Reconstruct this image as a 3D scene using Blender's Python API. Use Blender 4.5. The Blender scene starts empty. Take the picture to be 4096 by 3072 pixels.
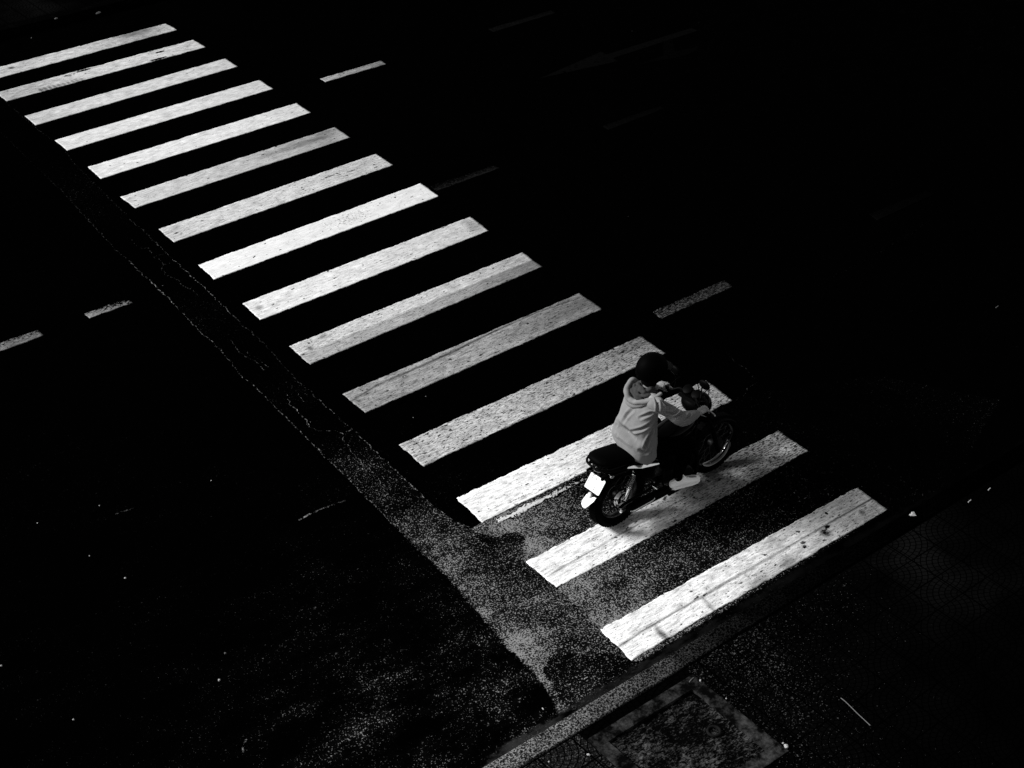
import bpy, bmesh, math, random
import numpy as np
from mathutils import Vector, Matrix, noise

random.seed(7)
SC = bpy.context.scene
COL = SC.collection

# ------------------------------------------------------------------ camera
CAMR = [[0.7840085746203249, 0.3510568664652373, -0.5119469029395675],
        [-0.6206984759960416, 0.4327236321766568, -0.6538223459411836],
        [-0.007997300669462247, 0.8303669879417473, 0.5571595000702692]]
CAMC = [-7.7872463659599465, -13.335128999997382, 8.208960562202574]
FPX = 6200.0
cam = bpy.data.cameras.new('camera')
cam.sensor_width = 36.0
cam.lens = FPX / 4096 * 36.0
cam.clip_end = 1000
camo = bpy.data.objects.new('camera', cam)
COL.objects.link(camo)
M = Matrix(CAMR).to_4x4()
M.translation = Vector(CAMC)
camo.matrix_world = M
SC.camera = camo

# ------------------------------------------------------------------ sky, sun, exposure
SUN = Vector((-0.64, 0.54, 0.55)).normalized()          # direction towards the sun
w = bpy.data.worlds.new('World')
SC.world = w
w.use_nodes = True
nt = w.node_tree
nt.nodes.clear()
sky = nt.nodes.new('ShaderNodeTexSky')
sky.sky_type = 'NISHITA'
sky.sun_disc = False
sky.sun_elevation = math.asin(SUN.z)
sky.sun_rotation = math.atan2(SUN.x, SUN.y)
bw = nt.nodes.new('ShaderNodeRGBToBW')
bg = nt.nodes.new('ShaderNodeBackground')
bg.inputs['Strength'].default_value = 0.055
wo = nt.nodes.new('ShaderNodeOutputWorld')
nt.links.new(sky.outputs[0], bw.inputs[0])
nt.links.new(bw.outputs[0], bg.inputs['Color'])
nt.links.new(bg.outputs[0], wo.inputs['Surface'])
sl = bpy.data.lights.new('sun', 'SUN')
sl.energy = 2.6
sl.angle = math.radians(18)
so = bpy.data.objects.new('sun', sl)
COL.objects.link(so)
so.rotation_euler = SUN.to_track_quat('Z', 'Y').to_euler()
SC.view_settings.view_transform = 'Standard'
SC.view_settings.look = 'None'
SC.view_settings.gamma = 1
SC.view_settings.exposure = 1.48
GAIN = 2.0                                             # display / albedo of a level surface

# ------------------------------------------------------------------ helpers
def at(px, py, z=0.0):
    """ground point seen at photo pixel (px, py) of the 4096x3072 photograph"""
    d = Vector(((px - 2048) / FPX, -(py - 1536) / FPX, -1.0))
    d = Matrix(CAMR) @ d
    t = (z - CAMC[2]) / d.z
    return Vector(CAMC) + d * t

def G(px, py, z=0.0):
    q = at(px, py, z)
    return (q.x, q.y)

def lin(s):
    s = s / 255.0
    return s / 12.92 if s <= 0.04045 else ((s + 0.055) / 1.055) ** 2.4

def alb(s):
    return min(0.86, lin(s) / GAIN)

def tag(o, label=None, cat=None, group=None, kind=None):
    if label: o['label'] = label
    if cat: o['category'] = cat
    if group: o['group'] = group
    if kind: o['kind'] = kind
    return o

def empty(name, loc=(0, 0, 0), rz=0.0):
    o = bpy.data.objects.new(name, None)
    COL.objects.link(o)
    o.location = loc
    o.rotation_euler = (0, 0, rz)
    o.empty_display_size = 0.1
    return o

def obj(name, bm, mat, parent=None, smooth=True, bevel=0.0):
    me = bpy.data.meshes.new(name)
    if bevel > 0:
        es = [e for e in bm.edges if e.is_manifold and e.calc_face_angle(0) > 0.6]
        if es:
            bmesh.ops.bevel(bm, geom=es, offset=bevel, segments=2, affect='EDGES', profile=0.5)
    bm.normal_update()
    bm.to_mesh(me)
    bm.free()
    if smooth:
        for p in me.polygons: p.use_smooth = True
        try:
            me.set_sharp_from_angle(angle=math.radians(38))
        except Exception:
            pass
    mats = mat if isinstance(mat, (list, tuple)) else [mat]
    for m in mats: me.materials.append(m)
    o = bpy.data.objects.new(name, me)
    COL.objects.link(o)
    if parent: o.parent = parent
    return o

def frames(pts):
    pts = [Vector(p) for p in pts]
    n = len(pts)
    T = []
    for i in range(n):
        a = pts[max(0, i - 1)]; b = pts[min(n - 1, i + 1)]
        d = (b - a)
        T.append(d.normalized() if d.length > 1e-9 else Vector((0, 0, 1)))
    up = Vector((0, 0, 1)) if abs(T[0].z) < 0.9 else Vector((0, 1, 0))
    U = (up - T[0] * up.dot(T[0])).normalized()
    out = []
    for i in range(n):
        U = (U - T[i] * U.dot(T[i]))
        if U.length < 1e-6: U = T[i].orthogonal()
        U.normalize()
        out.append((pts[i], T[i], U.copy(), T[i].cross(U)))
    return out

def spline(pts, sub=4):
    """Catmull-Rom through tuples of any length"""
    P = [np.array(p, float) for p in pts]
    if len(P) < 3: return [tuple(p) for p in P]
    out = []
    for i in range(len(P) - 1):
        p0 = P[max(0, i - 1)]; p1 = P[i]; p2 = P[i + 1]; p3 = P[min(len(P) - 1, i + 2)]
        for k in range(sub):
            t = k / sub
            out.append(tuple(0.5 * ((2 * p1) + (p2 - p0) * t + (2 * p0 - 5 * p1 + 4 * p2 - p3) * t * t + (3 * p1 - p0 - 3 * p2 + p3) * t ** 3)))
    out.append(tuple(P[-1]))
    return out

def tube(bm, pts, r, seg=12, cap=True, closed=False, round_ends=False):
    """r: number, list of numbers or list of (ru, rv)"""
    n = len(pts)
    if not isinstance(r, (list, tuple)): r = [r] * n
    fr = frames(pts)
    if round_ends:
        pts2 = list(fr); r2 = [(x, x) if not isinstance(x, (tuple, list)) else tuple(x) for x in r]
        head = []; tail = []
        for k, a in enumerate((80, 55, 28)):
            c, s = math.cos(math.radians(a)), math.sin(math.radians(a))
            q = fr[0]; rr = r2[0]; m = min(rr)
            head.append(((q[0] - q[1] * m * s, q[1], q[2], q[3]), (rr[0] * c, rr[1] * c)))
            q = fr[-1]; rr = r2[-1]; m = min(rr)
            tail.append(((q[0] + q[1] * m * s, q[1], q[2], q[3]), (rr[0] * c, rr[1] * c)))
        fr = [h[0] for h in head] + pts2 + [t[0] for t in reversed(tail)]
        r = [h[1] for h in head] + r2 + [t[1] for t in reversed(tail)]
        n = len(fr)
    rings = []
    for i in range(n):
        p, T, U, V = fr[i]
        ru, rv = r[i] if isinstance(r[i], (tuple, list)) else (r[i], r[i])
        rings.append([bm.verts.new(p + U * (ru * math.cos(2 * math.pi * k / seg)) + V * (rv * math.sin(2 * math.pi * k / seg))) for k in range(seg)])
    m = n if closed else n - 1
    for i in range(m):
        a = rings[i]; b = rings[(i + 1) % n]
        for k in range(seg):
            bm.faces.new((a[k], a[(k + 1) % seg], b[(k + 1) % seg], b[k]))
    if cap and not closed:
        bm.faces.new(list(reversed(rings[0])))
        bm.faces.new(rings[-1])
    return bm

def ringpts(c, R, axis='y', n=48, a0=0.0, a1=360.0, closed=True):
    out = []
    m = n if closed else n + 1
    for k in range(m):
        a = math.radians(a0 + (a1 - a0) * k / n)
        ca, sa = math.cos(a), math.sin(a)
        if axis == 'y': out.append((c[0] + R * ca, c[1], c[2] + R * sa))
        elif axis == 'x': out.append((c[0], c[1] + R * ca, c[2] + R * sa))
        else: out.append((c[0] + R * ca, c[1] + R * sa, c[2]))
    return out

def lathe(bm, prof, c, axis, seg=40, closed_prof=False):
    """prof = [(r, h)] revolved round an axis (unit vector) through c"""
    axis = Vector(axis).normalized()
    U = axis.orthogonal().normalized(); V = axis.cross(U)
    c = Vector(c)
    rings = []
    for r, h in prof:
        if r < 1e-6:
            rings.append([bm.verts.new(c + axis * h)])
        else:
            rings.append([bm.verts.new(c + axis * h + (U * math.cos(2 * math.pi * k / seg) + V * math.sin(2 * math.pi * k / seg)) * r) for k in range(seg)])
    m = len(rings) if closed_prof else len(rings) - 1
    for i in range(m):
        a = rings[i]; b = rings[(i + 1) % len(rings)]
        for k in range(seg):
            k2 = (k + 1) % seg
            if len(a) == 1 and len(b) == 1: continue
            if len(a) == 1: bm.faces.new((a[0], b[k2], b[k]))
            elif len(b) == 1: bm.faces.new((a[k], a[k2], b[0]))
            else: bm.faces.new((a[k], a[k2], b[k2], b[k]))
    return bm

def ellipsoid(bm, c, r, seg=20, rings=12, rot=None):
    c = Vector(c)
    prev = None
    def P(v):
        v = Vector((v[0] * r[0], v[1] * r[1], v[2] * r[2]))
        if rot: v = rot @ v
        return bm.verts.new(c + v)
    top = P((0, 0, 1)); rows = []
    for i in range(1, rings):
        t = math.pi * i / rings
        rows.append([P((math.sin(t) * math.cos(2 * math.pi * k / seg), math.sin(t) * math.sin(2 * math.pi * k / seg), math.cos(t))) for k in range(seg)])
    bot = P((0, 0, -1))
    for k in range(seg):
        bm.faces.new((top, rows[0][k], rows[0][(k + 1) % seg]))
        bm.faces.new((bot, rows[-1][(k + 1) % seg], rows[-1][k]))
    for i in range(len(rows) - 1):
        for k in range(seg):
            bm.faces.new((rows[i][k], rows[i + 1][k], rows[i + 1][(k + 1) % seg], rows[i][(k + 1) % seg]))
    return bm

def box(bm, c, s, rot=None):
    c = Vector(c)
    vs = []
    for x in (-1, 1):
        for y in (-1, 1):
            for z in (-1, 1):
                v = Vector((x * s[0] / 2, y * s[1] / 2, z * s[2] / 2))
                if rot: v = rot @ v
                vs.append(bm.verts.new(c + v))
    for f in ((0, 1, 3, 2), (4, 6, 7, 5), (0, 4, 5, 1), (2, 3, 7, 6), (0, 2, 6, 4), (1, 5, 7, 3)):
        bm.faces.new([vs[i] for i in f])
    return bm

def slab(bm, poly, th, nrm=None):
    """closed outline (3-D points) thickened along its normal"""
    P = [Vector(p) for p in poly]
    if nrm is None:
        nrm = Vector((0, 0, 0))
        for i in range(len(P)):
            nrm += P[i].cross(P[(i + 1) % len(P)])
    nrm = Vector(nrm).normalized()
    a = [bm.verts.new(p + nrm * th / 2) for p in P]
    b = [bm.verts.new(p - nrm * th / 2) for p in P]
    bm.faces.new(a); bm.faces.new(list(reversed(b)))
    for i in range(len(P)):
        j = (i + 1) % len(P)
        bm.faces.new((a[i], b[i], b[j], a[j]))
    return bm

def remeshed(name, bm, voxel, smooth_it, mat, parent):
    o = obj(name + '_raw', bm, mat, None)
    m = o.modifiers.new('r', 'REMESH'); m.mode = 'VOXEL'; m.voxel_size = voxel; m.use_smooth_shade = True
    s = o.modifiers.new('s', 'SMOOTH'); s.iterations = smooth_it; s.factor = 0.5
    dg = bpy.context.evaluated_depsgraph_get()
    me = bpy.data.meshes.new_from_object(o.evaluated_get(dg))
    me.name = name
    bpy.data.objects.remove(o, do_unlink=True)
    for p in me.polygons: p.use_smooth = True
    r = bpy.data.objects.new(name, me)
    COL.objects.link(r)
    if parent: r.parent = parent
    return r

# ------------------------------------------------------------------ material helper
class NT:
    def __init__(s, name, rough=0.8, spec=0.1, metal=0.0):
        s.m = bpy.data.materials.new(name)
        s.m.use_nodes = True
        s.t = s.m.node_tree
        s.b = s.t.nodes['Principled BSDF']
        s.b.inputs['Roughness'].default_value = rough
        s.b.inputs['Specular IOR Level'].default_value = spec
        s.b.inputs['Metallic'].default_value = metal
        s._co = None
    def N(s, ty, **kw):
        n = s.t.nodes.new(ty)
        for k, v in kw.items(): setattr(n, k, v)
        return n
    def put(s, sock, v):
        if isinstance(v, bpy.types.NodeSocket): s.t.links.new(v, sock)
        else: sock.default_value = v
    def ma(s, op, a, b=0.0, c=None, clamp=False):
        n = s.N('ShaderNodeMath', operation=op, use_clamp=clamp)
        s.put(n.inputs[0], a); s.put(n.inputs[1], b)
        if c is not None: s.put(n.inputs[2], c)
        return n.outputs[0]
    def step(s, x, lo, hi):
        n = s.N('ShaderNodeMapRange', interpolation_type='SMOOTHSTEP')
        s.put(n.inputs[0], x); s.put(n.inputs[1], lo); s.put(n.inputs[2], hi)
        n.inputs[3].default_value = 0; n.inputs[4].default_value = 1
        return n.outputs[0]
    def mix(s, f, a, b):
        n = s.N('ShaderNodeMix', data_type='FLOAT')
        s.put(n.inputs[0], f); s.put(n.inputs[2], a); s.put(n.inputs[3], b)
        return n.outputs[0]
    def co(s, scale=(1, 1, 1), kind='Object', off=(0, 0, 0), rz=0.0):
        tc = s.N('ShaderNodeTexCoord')
        mp = s.N('ShaderNodeMapping')
        mp.inputs['Scale'].default_value = scale
        mp.inputs['Location'].default_value = off
        mp.inputs['Rotation'].default_value = (0, 0, rz)
        s.t.links.new(tc.outputs[kind], mp.inputs[0])
        return mp.outputs[0]
    def noise(s, vec, scale, detail=3, rough=0.55, dist=0.0):
        n = s.N('ShaderNodeTexNoise')
        s.put(n.inputs['Vector'], vec)
        n.inputs['Scale'].default_value = scale; n.inputs['Detail'].default_value = detail
        n.inputs['Roughness'].default_value = rough; n.inputs['Distortion'].default_value = dist
        return n.outputs[0]
    def voro(s, vec, scale, feature='F1', out='Distance', rnd=1.0):
        n = s.N('ShaderNodeTexVoronoi', feature=feature)
        s.put(n.inputs['Vector'], vec)
        n.inputs['Scale'].default_value = scale
        n.inputs['Randomness'].default_value = rnd
        return n.outputs[out]
    def attr(s, name):
        n = s.N('ShaderNodeAttribute', attribute_name=name)
        return n.outputs['Fac']
    def col(s, v):
        n = s.N('ShaderNodeCombineColor')
        for i in range(3): s.put(n.inputs[i], v)
        s.t.links.new(n.outputs[0], s.b.inputs['Base Color'])
        return s
    def bump(s, h, strength=0.3, dist=0.01):
        n = s.N('ShaderNodeBump')
        n.inputs['Strength'].default_value = strength
        n.inputs['Distance'].default_value = dist
        s.put(n.inputs['Height'], h)
        s.t.links.new(n.outputs[0], s.b.inputs['Normal'])
        return s

def plain(name, a, rough=0.6, spec=0.2, metal=0.0, var=0.15, scale=20.0, bump=0.0):
    s = NT(name, rough, spec, metal)
    v = s.co()
    n = s.noise(v, scale, 4)
    s.col(s.ma('MULTIPLY', a, s.ma('MULTIPLY_ADD', n, 2 * var, 1 - var)))
    if bump: s.bump(s.noise(v, scale * 4, 3), bump, 0.003)
    return s.m

BLACK = 0.0004
# ------------------------------------------------------------------ geometry of the ground in metres
def poly_sd(X, Y, poly):
    """signed distance, positive inside"""
    P = np.array(poly); Q = np.roll(P, -1, axis=0)
    best = np.full(X.shape, 1e9); inside = np.zeros(X.shape, bool)
    for (x0, y0), (x1, y1) in zip(P, Q):
        dx, dy = x1 - x0, y1 - y0
        t = np.clip(((X - x0) * dx + (Y - y0) * dy) / (dx * dx + dy * dy + 1e-12), 0, 1)
        d = np.hypot(X - x0 - t * dx, Y - y0 - t * dy)
        best = np.minimum(best, d)
        if dy != 0:
            c = ((y0 > Y) != (y1 > Y)) & (X < (x1 - x0) * (Y - y0) / dy + x0)
            inside ^= c
    return np.where(inside, best, -best)

def line_d(X, Y, pts):
    best = np.full(X.shape, 1e9)
    for (x0, y0), (x1, y1) in zip(pts[:-1], pts[1:]):
        dx, dy = x1 - x0, y1 - y0
        t = np.clip(((X - x0) * dx + (Y - y0) * dy) / (dx * dx + dy * dy + 1e-12), 0, 1)
        best = np.minimum(best, np.hypot(X - x0 - t * dx, Y - y0 - t * dy))
    return best

def idw(X, Y, ctrl, p=3.0):
    W = np.zeros(X.shape); S = np.zeros(X.shape)
    for px, py, v in ctrl:
        gx, gy = G(px, py)
        wgt = 1.0 / (((X - gx) ** 2 + (Y - gy) ** 2) + 0.01) ** (p / 2)
        W += wgt; S += wgt * v
    return S / W

L_EDGE = [(-420, 60), (-160, 350), (0, 527), (98, 622), (260, 778), (340, 868), (416, 948), (463, 998), (521, 1049), (572, 1100), (636, 1157), (685, 1206), (796, 1322), (875, 1396), (930, 1456), (960, 1500), (1021, 1549), (1090, 1618), (1193, 1721), (1274, 1802), (1361, 1883), (1442, 1965), (1524, 2046), (1658, 2183), (1778, 2296), (1927, 2465), (2018, 2578), (2117, 2670), (2165, 2730), (2210, 2800), (2235, 2850)]
R_EDGE = [(-300, 120), (0, 387), (83, 463), (139, 509), (204, 558), (250, 593), (311, 669), (405, 760), (485, 839), (535, 890), (571, 922), (655, 1002), (698, 1045), (785, 1121), (861, 1193), (962, 1292), (1057, 1376), (1136, 1466), (1177, 1509), (1274, 1599), (1361, 1675), (1464, 1767), (1518, 1824), (1578, 1878), (1649, 1943), (1714, 2008), (1790, 2068), (1885, 2117), (1990, 2150), (2105, 2248), (2228, 2353), (2401, 2519), (2526, 2640), (2500, 2740), (2430, 2800)]
STRIP = [G(*p) for p in L_EDGE] + [G(*p) for p in reversed(R_EDGE)]
BLOCK = [G(*p) for p in [(1875, 2120), (1929, 2091), (2931, 1602), (3100, 1560), (3500, 1500), (4000, 1600), (3800, 1950), (3550, 2050), (2550, 2650), (2526, 2640), (2401, 2519), (2228, 2353), (2105, 2248), (1990, 2150)]]
DARK1 = [G(*p) for p in [(2188, 2645), (2215, 2622), (2290, 2612), (2350, 2622), (2430, 2612), (2520, 2640), (2560, 2660), (2560, 2740), (2400, 2840), (2290, 2850), (2235, 2800), (2215, 2740), (2165, 2690)]]
DARK2 = [G(*p) for p in [(1990, 2150), (2010, 2140), (2050, 2128), (2095, 2140), (2102, 2170), (2090, 2185), (2100, 2230), (2080, 2235), (2030, 2200), (1985, 2205), (1960, 2180), (1915, 2150), (1870, 2125), (1900, 2135), (1960, 2150)]]
GUTTER = [G(*p) for p in [(1880, 3120), (1960, 3030), (1999, 2986), (2123, 2917), (2228, 2857), (2300, 2800), (2450, 2720), (2600, 2620), (2750, 2530), (2900, 2450), (3200, 2260), (3600, 2040), (4300, 1640), (4300, 1900), (3400, 2300), (2312, 2910), (1950, 3130)]]
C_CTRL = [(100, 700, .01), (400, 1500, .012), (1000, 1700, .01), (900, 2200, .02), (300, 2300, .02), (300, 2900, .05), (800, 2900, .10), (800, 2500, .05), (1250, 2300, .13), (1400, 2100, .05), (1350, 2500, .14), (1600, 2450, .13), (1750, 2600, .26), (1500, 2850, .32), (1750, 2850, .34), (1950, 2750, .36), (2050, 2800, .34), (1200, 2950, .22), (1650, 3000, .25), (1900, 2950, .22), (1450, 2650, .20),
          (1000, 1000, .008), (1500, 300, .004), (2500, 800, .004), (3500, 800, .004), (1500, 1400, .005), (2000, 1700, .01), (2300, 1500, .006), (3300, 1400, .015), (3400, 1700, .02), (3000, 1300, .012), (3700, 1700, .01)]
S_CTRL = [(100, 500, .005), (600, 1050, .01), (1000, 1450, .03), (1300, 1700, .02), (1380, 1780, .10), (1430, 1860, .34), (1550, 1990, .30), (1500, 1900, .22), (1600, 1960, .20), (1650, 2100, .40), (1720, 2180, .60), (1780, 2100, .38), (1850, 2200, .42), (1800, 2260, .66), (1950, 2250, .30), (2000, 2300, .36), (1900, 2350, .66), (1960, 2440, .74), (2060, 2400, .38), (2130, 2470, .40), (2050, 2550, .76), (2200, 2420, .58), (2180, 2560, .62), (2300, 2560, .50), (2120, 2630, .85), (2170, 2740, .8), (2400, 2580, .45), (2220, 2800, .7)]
B_CTRL = [(1900, 2110, .8), (2000, 2120, .74), (2150, 2080, .60), (2150, 2200, .74), (2250, 2130, .56), (2350, 2080, .42), (2460, 1990, .20), (2500, 1960, .2), (2300, 2380, .72), (2400, 2420, .66), (2450, 2300, .50), (2600, 2300, .44), (2700, 2200, .36), (2850, 2150, .30), (3000, 2050, .24), (3200, 1950, .14), (3400, 1900, .05), (3300, 1800, .04), (3000, 1650, .05), (2850, 1720, .03), (2820, 1790, .04), (2700, 1800, .08), (3600, 1800, .015), (3300, 1620, .02), (2450, 2480, .7)]  # sparse grit behind the rear wheel paints in its shadow
D_CTRL = [(2300, 2690, .24), (2400, 2760, .34), (2300, 2800, .38), (2480, 2690, .22)]
E_CTRL = [(2050, 2160, .26), (1950, 2170, .28), (2060, 2215, .5)]

def field_mesh(name, xs, ys, z, fields, mat, keep=None):
    X, Y = np.meshgrid(xs, ys)
    nx, ny = len(xs), len(ys)
    co = np.zeros((nx * ny, 3)); co[:, 0] = X.ravel(); co[:, 1] = Y.ravel(); co[:, 2] = z
    i = np.arange((nx - 1) * (ny - 1)); r = i // (nx - 1); c = i % (nx - 1)
    a = r * nx + c
    q = np.stack([a, a + 1, a + nx + 1, a + nx], 1)
    me = bpy.data.meshes.new(name)
    me.vertices.add(nx * ny); me.vertices.foreach_set('co', co.ravel())
    me.loops.add(q.size); me.loops.foreach_set('vertex_index', q.ravel().astype(np.int32))
    me.polygons.add(len(q)); me.polygons.foreach_set('loop_start', (np.arange(len(q)) * 4).astype(np.int32))
    me.update(calc_edges=True)
    for k, f in fields(X, Y).items():
        at_ = me.attributes.new(k, 'FLOAT', 'POINT')
        at_.data.foreach_set('value', f.ravel().astype(np.float32))
    me.materials.append(mat)
    o = bpy.data.objects.new(name, me)
    COL.objects.link(o)
    return o

# asphalt -------------------------------------------------------------
def road_material():
    s = NT('asphalt', 0.95, 0.0)
    v = s.co()
    edge_n = s.ma('MULTIPLY_ADD', s.noise(v, 17, 6, 0.8), 0.14, -0.07)
    g = s.attr('gC')
    # loose flecks on the open road: clumpy, stretched along the traffic
    vs = s.co((0.6, 1, 1))
    clump = s.noise(vs, 3.6, 5, 0.7)
    g = s.ma('MULTIPLY', g, s.ma('MAXIMUM', s.ma('MULTIPLY_ADD', clump, 5.0, -1.85), 0.05))
    for a in ('S', 'B', 'D', 'E'):
        inside = s.step(s.ma('ADD', s.attr('sd' + a), edge_n), -0.008, 0.008)
        soft = s.noise(v, 3.6, 5, 0.65)
        ga = s.ma('MULTIPLY', s.attr('g' + a), s.ma('MULTIPLY_ADD', soft, 2.2, -0.10))
        g = s.mix(inside, g, ga)
    n1 = s.noise(s.co(off=(3, 1, 0)), 76, 2.0, 0.6, 0.4)
    n2 = s.noise(s.co(off=(9, 5, 0)), 24, 4, 0.7)
    nn = s.ma('ADD', s.ma('MULTIPLY', n1, 0.68), s.ma('MULTIPLY', n2, 0.32))
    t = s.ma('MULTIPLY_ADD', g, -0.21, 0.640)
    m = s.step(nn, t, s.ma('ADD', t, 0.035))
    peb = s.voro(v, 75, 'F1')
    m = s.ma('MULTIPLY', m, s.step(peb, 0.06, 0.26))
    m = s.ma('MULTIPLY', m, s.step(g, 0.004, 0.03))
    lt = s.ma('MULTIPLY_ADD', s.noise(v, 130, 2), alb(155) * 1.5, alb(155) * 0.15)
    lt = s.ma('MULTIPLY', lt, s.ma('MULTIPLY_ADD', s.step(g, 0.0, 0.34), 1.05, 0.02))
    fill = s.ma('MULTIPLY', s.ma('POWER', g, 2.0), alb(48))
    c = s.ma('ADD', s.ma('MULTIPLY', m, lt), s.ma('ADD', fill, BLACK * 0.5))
    # concrete gutter along the kerb
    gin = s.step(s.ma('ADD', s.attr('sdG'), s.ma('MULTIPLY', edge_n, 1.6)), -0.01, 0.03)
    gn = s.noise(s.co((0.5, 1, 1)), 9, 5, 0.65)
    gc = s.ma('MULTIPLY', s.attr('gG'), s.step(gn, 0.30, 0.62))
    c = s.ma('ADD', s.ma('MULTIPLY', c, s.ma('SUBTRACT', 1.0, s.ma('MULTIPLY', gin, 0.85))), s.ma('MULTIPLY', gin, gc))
    # scattered pale pebbles
    pb = s.voro(v, 3.1, 'F1')
    pc = s.N('ShaderNodeTexVoronoi'); s.put(pc.inputs['Vector'], v); pc.inputs['Scale'].default_value = 3.1
    sep = s.N('ShaderNodeSeparateColor'); s.t.links.new(pc.outputs['Color'], sep.inputs[0])
    dot = s.ma('MULTIPLY', s.step(pb, 0.020, 0.008), s.step(sep.outputs[0], 0.86, 0.9))
    c = s.ma('MAXIMUM', c, s.ma('MULTIPLY', dot, s.ma('MULTIPLY', s.attr('peb'), 0.22)))
    s.col(c)
    s.bump(nn, 0.25, 0.004)
    return s.m

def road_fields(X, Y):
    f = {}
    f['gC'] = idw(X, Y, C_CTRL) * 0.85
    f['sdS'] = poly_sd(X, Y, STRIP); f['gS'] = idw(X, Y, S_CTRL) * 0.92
    f['sdB'] = poly_sd(X, Y, BLOCK); f['gB'] = idw(X, Y, B_CTRL)
    f['sdD'] = poly_sd(X, Y, DARK1); f['gD'] = idw(X, Y, D_CTRL)
    f['sdE'] = poly_sd(X, Y, DARK2); f['gE'] = idw(X, Y, E_CTRL)
    f['sdG'] = poly_sd(X, Y, GUTTER)
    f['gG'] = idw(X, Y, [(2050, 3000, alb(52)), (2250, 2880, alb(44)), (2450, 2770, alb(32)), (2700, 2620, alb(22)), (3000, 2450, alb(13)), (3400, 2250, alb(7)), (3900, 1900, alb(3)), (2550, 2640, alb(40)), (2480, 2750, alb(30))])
    f['peb'] = idw(X, Y, [(300, 2300, 1.0), (900, 2200, 1.0), (1400, 1700, .8), (500, 2800, 1.0), (1500, 2600, .8), (800, 1500, .5), (2600, 1100, .25), (2000, 600, .1), (3300, 1000, .05), (200, 900, .3), (3500, 1700, .3)])
    return f

step = 0.032
xs = np.concatenate([[-90, -40, -20, -10], np.arange(-6.6, 12.6, step), [16, 25, 50, 90]])
ys = np.concatenate([np.arange(-7.44, 7.85, step), [7.9]])
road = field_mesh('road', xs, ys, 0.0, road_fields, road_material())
tag(road, 'black worn asphalt road with a patched trench strip across it', kind='structure')
bm = bmesh.new()
vs = [bm.verts.new(p) for p in ((-300, -300, -0.05), (300, -300, -0.05), (300, 300, -0.05), (-300, 300, -0.05))]
bm.faces.new(vs)
tag(obj('ground', bm, plain('dark ground', 0.0008, 0.95, 0.0), None, False), 'dark ground beneath and beyond the street', kind='structure')

# cracks --------------------------------------------------------------
def crack_material(top=120, cover=0.5):
    s = NT('crack dust', 0.95, 0.0)
    v = s.co()
    n = s.noise(v, 26, 5, 0.8)
    c = s.ma('MULTIPLY', s.step(n, 1 - cover - 0.04, 1 - cover + 0.06), alb(top))
    s.col(s.ma('MULTIPLY', c, s.attr('a')))
    return s.m
CRACKM = crack_material(180, 0.46)

def ribbon(bm, lay, pts, wd, z, strength, jit=0.006, step=0.03, seed=0):
    P = [Vector((*p, 0)) if len(p) == 2 else Vector(p) for p in pts]
    fine = []
    for a, b, sa, sb in zip(P[:-1], P[1:], strength[:-1], strength[1:]):
        n = max(1, int((b - a).length / step))
        for k in range(n):
            fine.append((a.lerp(b, k / n), sa + (sb - sa) * k / n))
    fine.append((P[-1], strength[-1]))
    prev = None
    for i, (p, s) in enumerate(fine):
        q = fine[min(i + 1, len(fine) - 1)][0] - fine[max(i - 1, 0)][0]
        nrm = Vector((-q.y, q.x, 0)).normalized()
        off = nrm * jit * ((noise.noise(Vector((p.x * 14, p.y * 14, seed))) * 2 + 1.2 * noise.noise(Vector((p.x * 38, p.y * 38, seed + 9)))))
        ww = wd * (0.30 + 1.1 * abs(noise.noise(Vector((p.x * 22, p.y * 22, seed + 5)))))
        a = bm.verts.new(Vector((p.x, p.y, z)) + off + nrm * ww / 2)
        b = bm.verts.new(Vector((p.x, p.y, z)) + off - nrm * ww / 2)
        a[lay] = s; b[lay] = s
        if prev: bm.faces.new((prev[0], prev[1], b, a))
        prev = (a, b)

bm = bmesh.new(); lay = bm.verts.layers.float.new('a')
def crk(px, wd, st, jit=0.008, seed=0):
    pts = [G(*p) for p in px]
    if not isinstance(st, (list, tuple)): st = [st] * len(pts)
    ribbon(bm, lay, pts, wd, 0.003, st, jit, 0.03, seed)
crk(L_EDGE[2:25], 0.013, [.02, .03, .06, .15, .20, .12, .3, .6, .8, .9, .6, .8, .2, .5, .6, .3, .7, .8, .8, .7, .7, .5, .3], 0.010, 1)
crk(R_EDGE[1:28], 0.012, [.06, .08, .08, .09, .08, .07, .09, .12, .18, .22, .4, .5, .6, .6, .3, .15, .1, .12, .3, .5, .7, .8, .9, .9, .8, .6, .3], 0.010, 2)
crk([(514, 951), (550, 987), (597, 998), (615, 1027), (640, 1042), (655, 1060), (651, 1081), (669, 1103), (712, 1121), (734, 1146), (767, 1157), (792, 1186)], 0.007, [.15, .25, .3, .3, .5, .5, .5, .45, .5, .45, .4, .2], .014, 3)
crk([(615, 1027), (640, 1020), (665, 1016)], 0.006, .2, .006, 17)
crk([(655, 1060), (678, 1054), (698, 1045)], 0.006, .4, .006, 18)
crk([(1140, 1570), (1147, 1600), (1165, 1625), (1185, 1640), (1205, 1660), (1230, 1690), (1240, 1710), (1270, 1722), (1300, 1725), (1345, 1720), (1368, 1735), (1378, 1765), (1400, 1790), (1412, 1820), (1435, 1840)], 0.009, [.3, .9, .9, .9, 1, 1, 1, .7, .5, .5, .9, 1, 1, 1, 1], .016, 4)
crk([(1186, 1563), (1195, 1580), (1213, 1605), (1225, 1610)], 0.008, .7, .01, 5)
crk([(1230, 1690), (1226, 1700), (1238, 1706), (1246, 1698), (1240, 1685)], 0.007, .8, .003, 6)
crk([(1075, 1470), (1050, 1450), (1010, 1425), (985, 1410)], 0.007, .35, .01, 8)
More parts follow.
